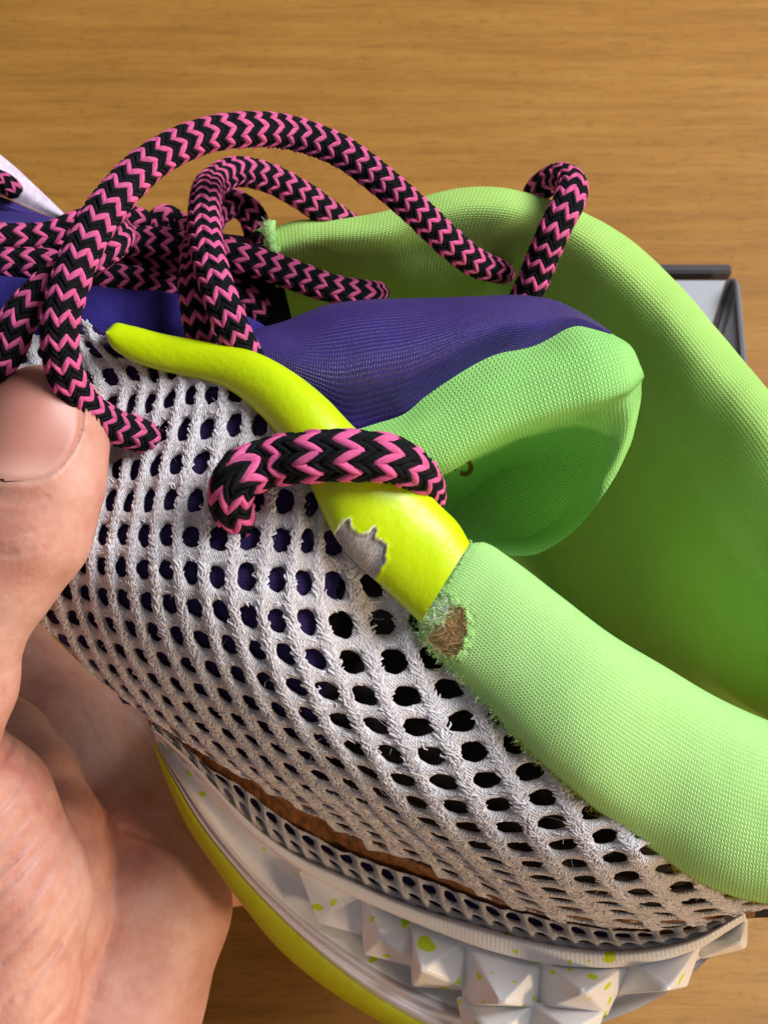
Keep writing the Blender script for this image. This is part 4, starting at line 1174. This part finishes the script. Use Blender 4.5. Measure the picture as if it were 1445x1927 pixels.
# frayed edge of the worn hole
r_ = np.random.default_rng(11)
def around(poly, n, jit):
    e = spline(np.vstack([poly, poly[:1]]), n)
    q = e + r_.normal(0, jit, e.shape)
    return np.array([(a, b, zcol((a, b)) + 1) for a, b in q])
s_ = around(TH, 170, 5)
fibres('frayed_edge', PA(s_), np.c_[r_.normal(-.2, .8, (170, 2)), r_.uniform(.2, 1, 170)], r_.uniform(4, 10, 170), .8, M['thread_green'], shoe, 1.0, 5)
s_ = around(FO, 120, 4)
fibres('frayed_edge', PA(s_), np.c_[r_.normal(0, .8, (120, 2)), r_.uniform(.1, .8, 120)], r_.uniform(4, 8, 120), .7, M['thread_green'], shoe, 1.0, 6)
pts_ = np.c_[r_.uniform(790, 850, 90), r_.uniform(1130, 1200, 90)]
pts_ = pts_[inpoly(pts_, TH)]
s_ = np.array([(a, b, zcol((a, b)) + 3) for a, b in pts_])
k_ = len(s_)
fibres('white_threads', PA(s_), np.c_[r_.normal(.8, .5, k_), r_.normal(-.1, .7, k_), r_.uniform(0, .35, k_)], r_.uniform(8, 22, k_), .8, M['thread_white'], shoe, 1.4, 7)
pts_ = np.c_[r_.uniform(795, 885, 900), r_.uniform(1130, 1245, 900)]
pts_ = pts_[inpoly(pts_, FO)]
s_ = np.array([(a, b, zcol((a, b)) - 1) for a, b in pts_]); k_ = len(s_)
fibres('foam_fibres', PA(s_), np.c_[r_.normal(0, .7, (k_, 2)), r_.uniform(.2, .9, k_)], r_.uniform(6, 15, k_), .8, M['thread_brown'], shoe, 1.0, 8)

# ---------------------------------------------------------------- the hand
def surface_nets(lo, hi, h, fn):
    n = ((np.array(hi) - np.array(lo))/h).astype(int) + 1
    ax = [lo[i] + h*np.arange(n[i]) for i in range(3)]
    d = np.zeros(tuple(n), np.float32)
    bs = 16
    for i0 in range(0, n[0], bs):
        for j0 in range(0, n[1], bs):
            cz = np.arange(0, n[2], bs)
            mid = np.stack([np.full(len(cz), lo[0] + h*(i0 + bs/2)), np.full(len(cz), lo[1] + h*(j0 + bs/2)), lo[2] + h*(cz + bs/2)], -1)
            dm_ = fn(mid)
            for k0, q in zip(cz, dm_):
                sl3 = (slice(i0, i0 + bs), slice(j0, j0 + bs), slice(k0, k0 + bs))
                if abs(q) > bs*h*1.1 + 40: d[sl3] = q
                else:
                    X, Y, Z = np.meshgrid(ax[0][sl3[0]], ax[1][sl3[1]], ax[2][sl3[2]], indexing='ij')
                    d[sl3] = fn(np.stack([X, Y, Z], -1))
    s = d < 0
    cnt = np.zeros(tuple(n - 1), np.int8)
    cs = [(i, j, k) for i in (0, 1) for j in (0, 1) for k in (0, 1)]
    sl_ = lambda a, c: a[c[0]:a.shape[0]-1+c[0], c[1]:a.shape[1]-1+c[1], c[2]:a.shape[2]-1+c[2]]
    for c in cs: cnt += sl_(s, c)
    act = (cnt > 0) & (cnt < 8)
    ids = np.full(act.shape, -1); ids[act] = np.arange(act.sum())
    acc = np.zeros((act.sum(), 3)); w = np.zeros(act.sum())
    for a in cs:
        for b in cs:
            if sum(b) - sum(a) == 1 and all(y >= x for x, y in zip(a, b)):
                da, db = sl_(d, a)[act], sl_(d, b)[act]
                m = (da < 0) != (db < 0)
                t = np.where(m, da/(da - db + 1e-12), 0)
                pos = np.array(a)[None] + t[:, None]*(np.array(b) - np.array(a))[None]
                acc += pos*m[:, None]; w += m
    ij = np.argwhere(act)
    V = (ij + acc/w[:, None])*h + np.array(lo)
    F = []
    for axis in range(3):
        u, v_ = [(1, 2), (2, 0), (0, 1)][axis]
        sh = [slice(None)]*3
        A1 = [slice(1, -1)]*3; A1[axis] = slice(0, s.shape[axis]-1)
        A2 = [slice(1, -1)]*3; A2[axis] = slice(1, s.shape[axis])
        sa, sb = s[tuple(A1)], s[tuple(A2)]
        e = np.argwhere(sa != sb)
        if not len(e): continue
        flip = sa[tuple(e.T)]
        base = e.copy()
        for q in range(3):
            if q != axis: base[:, q] += 1
        q_ = []
        for (a, b) in ((0, 0), (-1, 0), (-1, -1), (0, -1)):
            o = base.copy(); o[:, u] += a; o[:, v_] += b
            q_.append(ids[tuple(o.T)])
        q_ = np.stack(q_, -1)
        q_[~flip] = q_[~flip][:, ::-1]
        F.append(q_[:, ::-1])
    return V, np.concatenate(F)

BONES = [
 # thumb
 [(84, 812, 0, 126), (60, 900, 10, 134), (30, 985, 0, 142), (-20, 1070, -10, 130), (-66, 1160, -20, 116), (-86, 1280, -60, 116), (-150, 1420, -150, 140)],
 # base of the thumb
 [(-150, 1400, -220, 120), (-56, 1530, -300, 158), (-4, 1680, -330, 172), (-30, 1850, -350, 176), (-60, 2050, -380, 190)],
 # palm and the edge below the index finger
 [(0, 1270, -900, 120), (110, 1420, -830, 150), (215, 1590, -720, 172), (252, 1700, -680, 180), (196, 1860, -660, 190), (140, 2050, -600, 210)],
 [(-60, 2050, -420, 200), (60, 2250, -480, 240)],
 [(-40, 1330, -620, 60), (20, 1390, -600, 70), (70, 1460, -550, 76), (108, 1550, -500, 80), (124, 1630, -480, 80), (126, 1720, -470, 80), (96, 1880, -480, 84), (60, 2000, -470, 90)],
 # the four fingers reach under the sole
 [(130, 1430, -860, 90), (350, 1340, -900, 84), (560, 1260, -910, 76), (720, 1210, -890, 66)],
 [(200, 1560, -800, 90), (420, 1450, -910, 86), (620, 1400, -950, 78), (800, 1350, -930, 68)],
 [(230, 1640, -740, 88), (450, 1560, -940, 82), (680, 1510, -970, 74), (860, 1470, -950, 64)],
 [(250, 1660, -780, 76), (560, 1620, -970, 66), (780, 1610, -990, 56)],
]
ZT = meshz(190, 900) + 78          # depth of the thumb, set so that it presses on the mesh
def cone_sd(p, a, b, ra, rb):
    ba = b - a; l2 = ba @ ba
    t = np.clip(((p - a) @ ba)/l2, 0, 1)
    return np.linalg.norm(p - a - t[..., None]*ba, axis=-1) - (ra + (rb - ra)*t)
def hand_sd(p):
    p = p.astype(np.float32)
    parts = []
    for bi, ch in enumerate(BONES):
        dd_ = None
        for (x0, y0, z_0, r0), (x1, y1, z_1, r1) in zip(ch[:-1], ch[1:]):
            if bi == 0: z_0, z_1 = z_0 + ZT, z_1 + ZT
            a, b = P(x0, y0, z_0).astype(np.float32), P(x1, y1, z_1).astype(np.float32)
            k0, k1 = (D - z_0)/D, (D - z_1)/D
            q = cone_sd(p, a, b, np.float32(r0*k0), np.float32(r1*k1))
            if dd_ is None: dd_ = q
            else:
                hh = np.clip(.5 + .5*(q - dd_)/24, 0, 1); dd_ = q*(1-hh) + dd_*hh - 24*hh*(1-hh)
        parts.append(dd_)
    d = parts[0]
    for q, k in zip(parts[1:], (40, 26, 60, 14, 30, 20, 16, 12)):
        hh = np.clip(.5 + .5*(q - d)/k, 0, 1); d = q*(1-hh) + d*hh - k*hh*(1-hh)
    return d
hv, hf = surface_nets((-1260, -1560, -1110), (300, 420, 260), 7.5, hand_sd)
# creases of the palm and thumb
CREASE = [[(-10, 1530), (18, 1500), (42, 1460), (46, 1410), (36, 1370)], [(-10, 1600), (40, 1550), (78, 1500), (92, 1450), (90, 1400)], [(-10, 1648), (50, 1594), (84, 1540), (98, 1500)], [(-20, 1700), (40, 1640), (80, 1590)],
          [(-10, 1755), (60, 1690), (110, 1610), (130, 1540)], [(0, 1815), (60, 1755), (120, 1670), (146, 1600)], [(40, 1880), (100, 1800), (150, 1710)], [(80, 1927), (130, 1860), (162, 1780)],
          [(0, 1440), (20, 1405), (30, 1360)], [(205, 1600), (212, 1700)], [(0, 1900), (50, 1850), (110, 1780)],
          [(10, 1010), (60, 1000), (110, 985)], [(0, 1045), (50, 1040), (120, 1020)], [(0, 940), (50, 948), (90, 935)], [(150, 1330), (200, 1420), (250, 1480), (300, 1520)], [(230, 1560), (330, 1600), (400, 1640)]]
hp_ = pix(hv)
en = np.zeros(len(hv))
for k, c in enumerate(CREASE):
    dpt = polydist(hp_, spline(np.asarray(c, float), 14), closed=False)
    amp = 3.4 if k >= 11 else 6.5
    wd = 5.2
    if k >= 11: wd = 4
    if k == 9: amp = 0
    amp = amp*np.where(hv[:, 2] > (-380 if k < 11 else -200), 1.0, 0.0) if k < 14 else amp*np.where(hv[:, 2] < -380, 1.0, 0.0)
    en += amp*np.exp(-(dpt/wd)**2) - .35*amp*np.exp(-((dpt - 2.6*wd)/wd)**2)
facing = np.ones(len(hv))
hv2 = hv.copy()
hv2[:, 2] -= en*.8
hv2[:, 1] -= en*.25
hv2 += (3*vnoise(hv, 70, 2))[:, None]*np.array([.3, .3, 1])
hand = empty('hand', 'bare left hand gripping the sneaker, thumb pressed on the white mesh', 'hand')
# nail bed: set the skin down under the nail and raise a fold round it
NAIL = [(-40, 742), (0, 716), (50, 702), (100, 706), (140, 726), (160, 762), (158, 800), (146, 838), (116, 880), (82, 903), (46, 908), (0, 904), (-46, 894)]
npl = spline(np.asarray(NAIL, float), 60)
top = (hv2[:, 2] > ZT - 10) & (hp_[:, 1] < 1100)
nd = polydist(hp_, npl, closed=False); nin = inpoly(hp_, np.vstack([npl, [(-90, 800)]]))
fold = np.where(hp_[:, 1] > 760, 1.0, .25)
hv2[:, 2] += np.where(top & ~nin, 4.5*fold*np.exp(-((nd - 6)/10)**2), 0) - np.where(top & nin, np.minimum(nd*.6, 6), 0)
skin_o = mesh('skin', hv2, hf, M['skin'], hand)
# the nail itself: a domed plate following the thumb
nx, ny = np.linspace(-60, 164, 60), np.linspace(698, 912, 60)
NX, NY = np.meshgrid(nx, ny)
tv_ = hv2[top]; tp_ = pix(tv_)
sel = (tp_[:, 0] > -120) & (tp_[:, 0] < 240) & (tp_[:, 1] > 640) & (tp_[:, 1] < 980)
fn = np.array([[0, 0, 0]])
tv_, tp_ = tv_[sel], tp_[sel]
# keep only the upper sheet: highest point near each pixel, fitted by a smooth quadratic dome
A_ = lambda x, y: np.stack([np.ones_like(x), x, y, x*x, x*y, y*y, x**3, x*x*y, x*y*y, y**3, x**4, x*x*y*y], -1)
xn, yn = (tp_[:, 0] - 60)/120, (tp_[:, 1] - 800)/120
ni = (tv_[:, 2] > np.quantile(tv_[:, 2], .25)) & inpoly(tp_, np.vstack([npl, [(-90, 800)]]))
co = np.linalg.lstsq(A_(xn[ni], yn[ni]), tv_[ni, 2], rcond=None)[0]
NZ = A_((NX - 60)/120, (NY - 800)/120) @ co + 7.5
npts = np.stack([NX, NY], -1)
nd2 = polydist(npts, npl, closed=False)
inn = inpoly(npts, np.vstack([npl, [(-90, 800)]]))
NZ = NZ - 6*np.exp(-(nd2/9)**2)
fcs = gridfaces(60, 60)
kf = inn.ravel()[fcs].all(1)
ng = PA(np.stack([NX, NY, NZ], -1)).reshape(-1, 3)
nuv = np.stack([(NX + 60)/224, (912 - NY)/214], -1).reshape(-1, 2)
u_ = np.unique(fcs[kf]); q_ = np.full(3600, -1); q_[u_] = np.arange(len(u_))
mesh('thumbnail', ng[u_], q_[fcs[kf]], M['nail'], hand, uv=nuv[u_])

# ---------------------------------------------------------------- open box on the table behind the shoe
box = empty('cardboard_box', 'flat light grey card box with charcoal edges lying on the table', 'box')
def ray_to(px, py, h):
    """point at height h above the table seen at a picture point"""
    a = W([0, 0, D]); b = W(P(px, py, 0)); t = (h - a[2])/(b[2] - a[2])
    return a + (b - a)*t
def bxo(name, lo, hi, mat):
    bm = bmesh.new()
    bmesh.ops.create_cube(bm, size=1)
    for vv in bm.verts:
        vv.co = [lo[i] + (vv.co[i] + .5)*(hi[i] - lo[i]) for i in range(3)]
    bmesh.ops.bevel(bm, geom=bm.edges[:], offset=.004, segments=2, affect='EDGES')
    me = bpy.data.meshes.new(name); bm.to_mesh(me); bm.free()
    me.materials.append(mat)
    o = bpy.data.objects.new(name, me); scn.collection.objects.link(o); o.parent = box
    return o
def quadplate(name, corners, thick, mat):
    c = np.array(corners, float)
    nrm_ = np.cross(c[1] - c[0], c[3] - c[0]); nrm_ /= np.linalg.norm(nrm_)
    if nrm_[2] < 0: nrm_ = -nrm_
    v = np.vstack([c, c - nrm_*thick])
    f = [(0, 1, 2, 3), (7, 6, 5, 4), (0, 4, 5, 1), (1, 5, 6, 2), (2, 6, 7, 3), (3, 7, 4, 0)]
    me = bpy.data.meshes.new(name); me.from_pydata(v.tolist(), [], f)
    bm = bmesh.new(); bm.from_mesh(me); bmesh.ops.recalc_face_normals(bm, faces=bm.faces)
    bmesh.ops.bevel(bm, geom=bm.edges[:], offset=.003, segments=2, affect='EDGES'); bm.to_mesh(me); bm.free()
    me.materials.append(mat)
    o = bpy.data.objects.new(name, me); scn.collection.objects.link(o); o.parent = box
    return o
a = ray_to(1368, 526, .05); b = ray_to(1318, 690, .05)
quadplate('base', [ray_to(560, 526, .05), a, b, ray_to(560, 900, .05)], .04, M['card_in'])
q = ray_to(1372, 524, .0); q2 = ray_to(1372, 508, .0)
bxo('back_wall', (q[0] - 1.2, q[1] - .004, .0), (q[0], q[1] + .020, .035), M['card_rim'])
o1 = ray_to(1384, 534, .11); o2 = ray_to(1402, 720, .11)
quadplate('side_flap', [a + np.array([.012, 0, .012]), o1, o2, b + np.array([.012, 0, .012])], .012, M['card_flap'])
quadplate('crease_shade', [a + np.array([0, 0, .006]), a + np.array([.016, 0, .008]), b + np.array([.016, 0, .008]), b + np.array([0, 0, .006])], .004, M['card_rim'])  # dark strip laid in as the shade along the fold
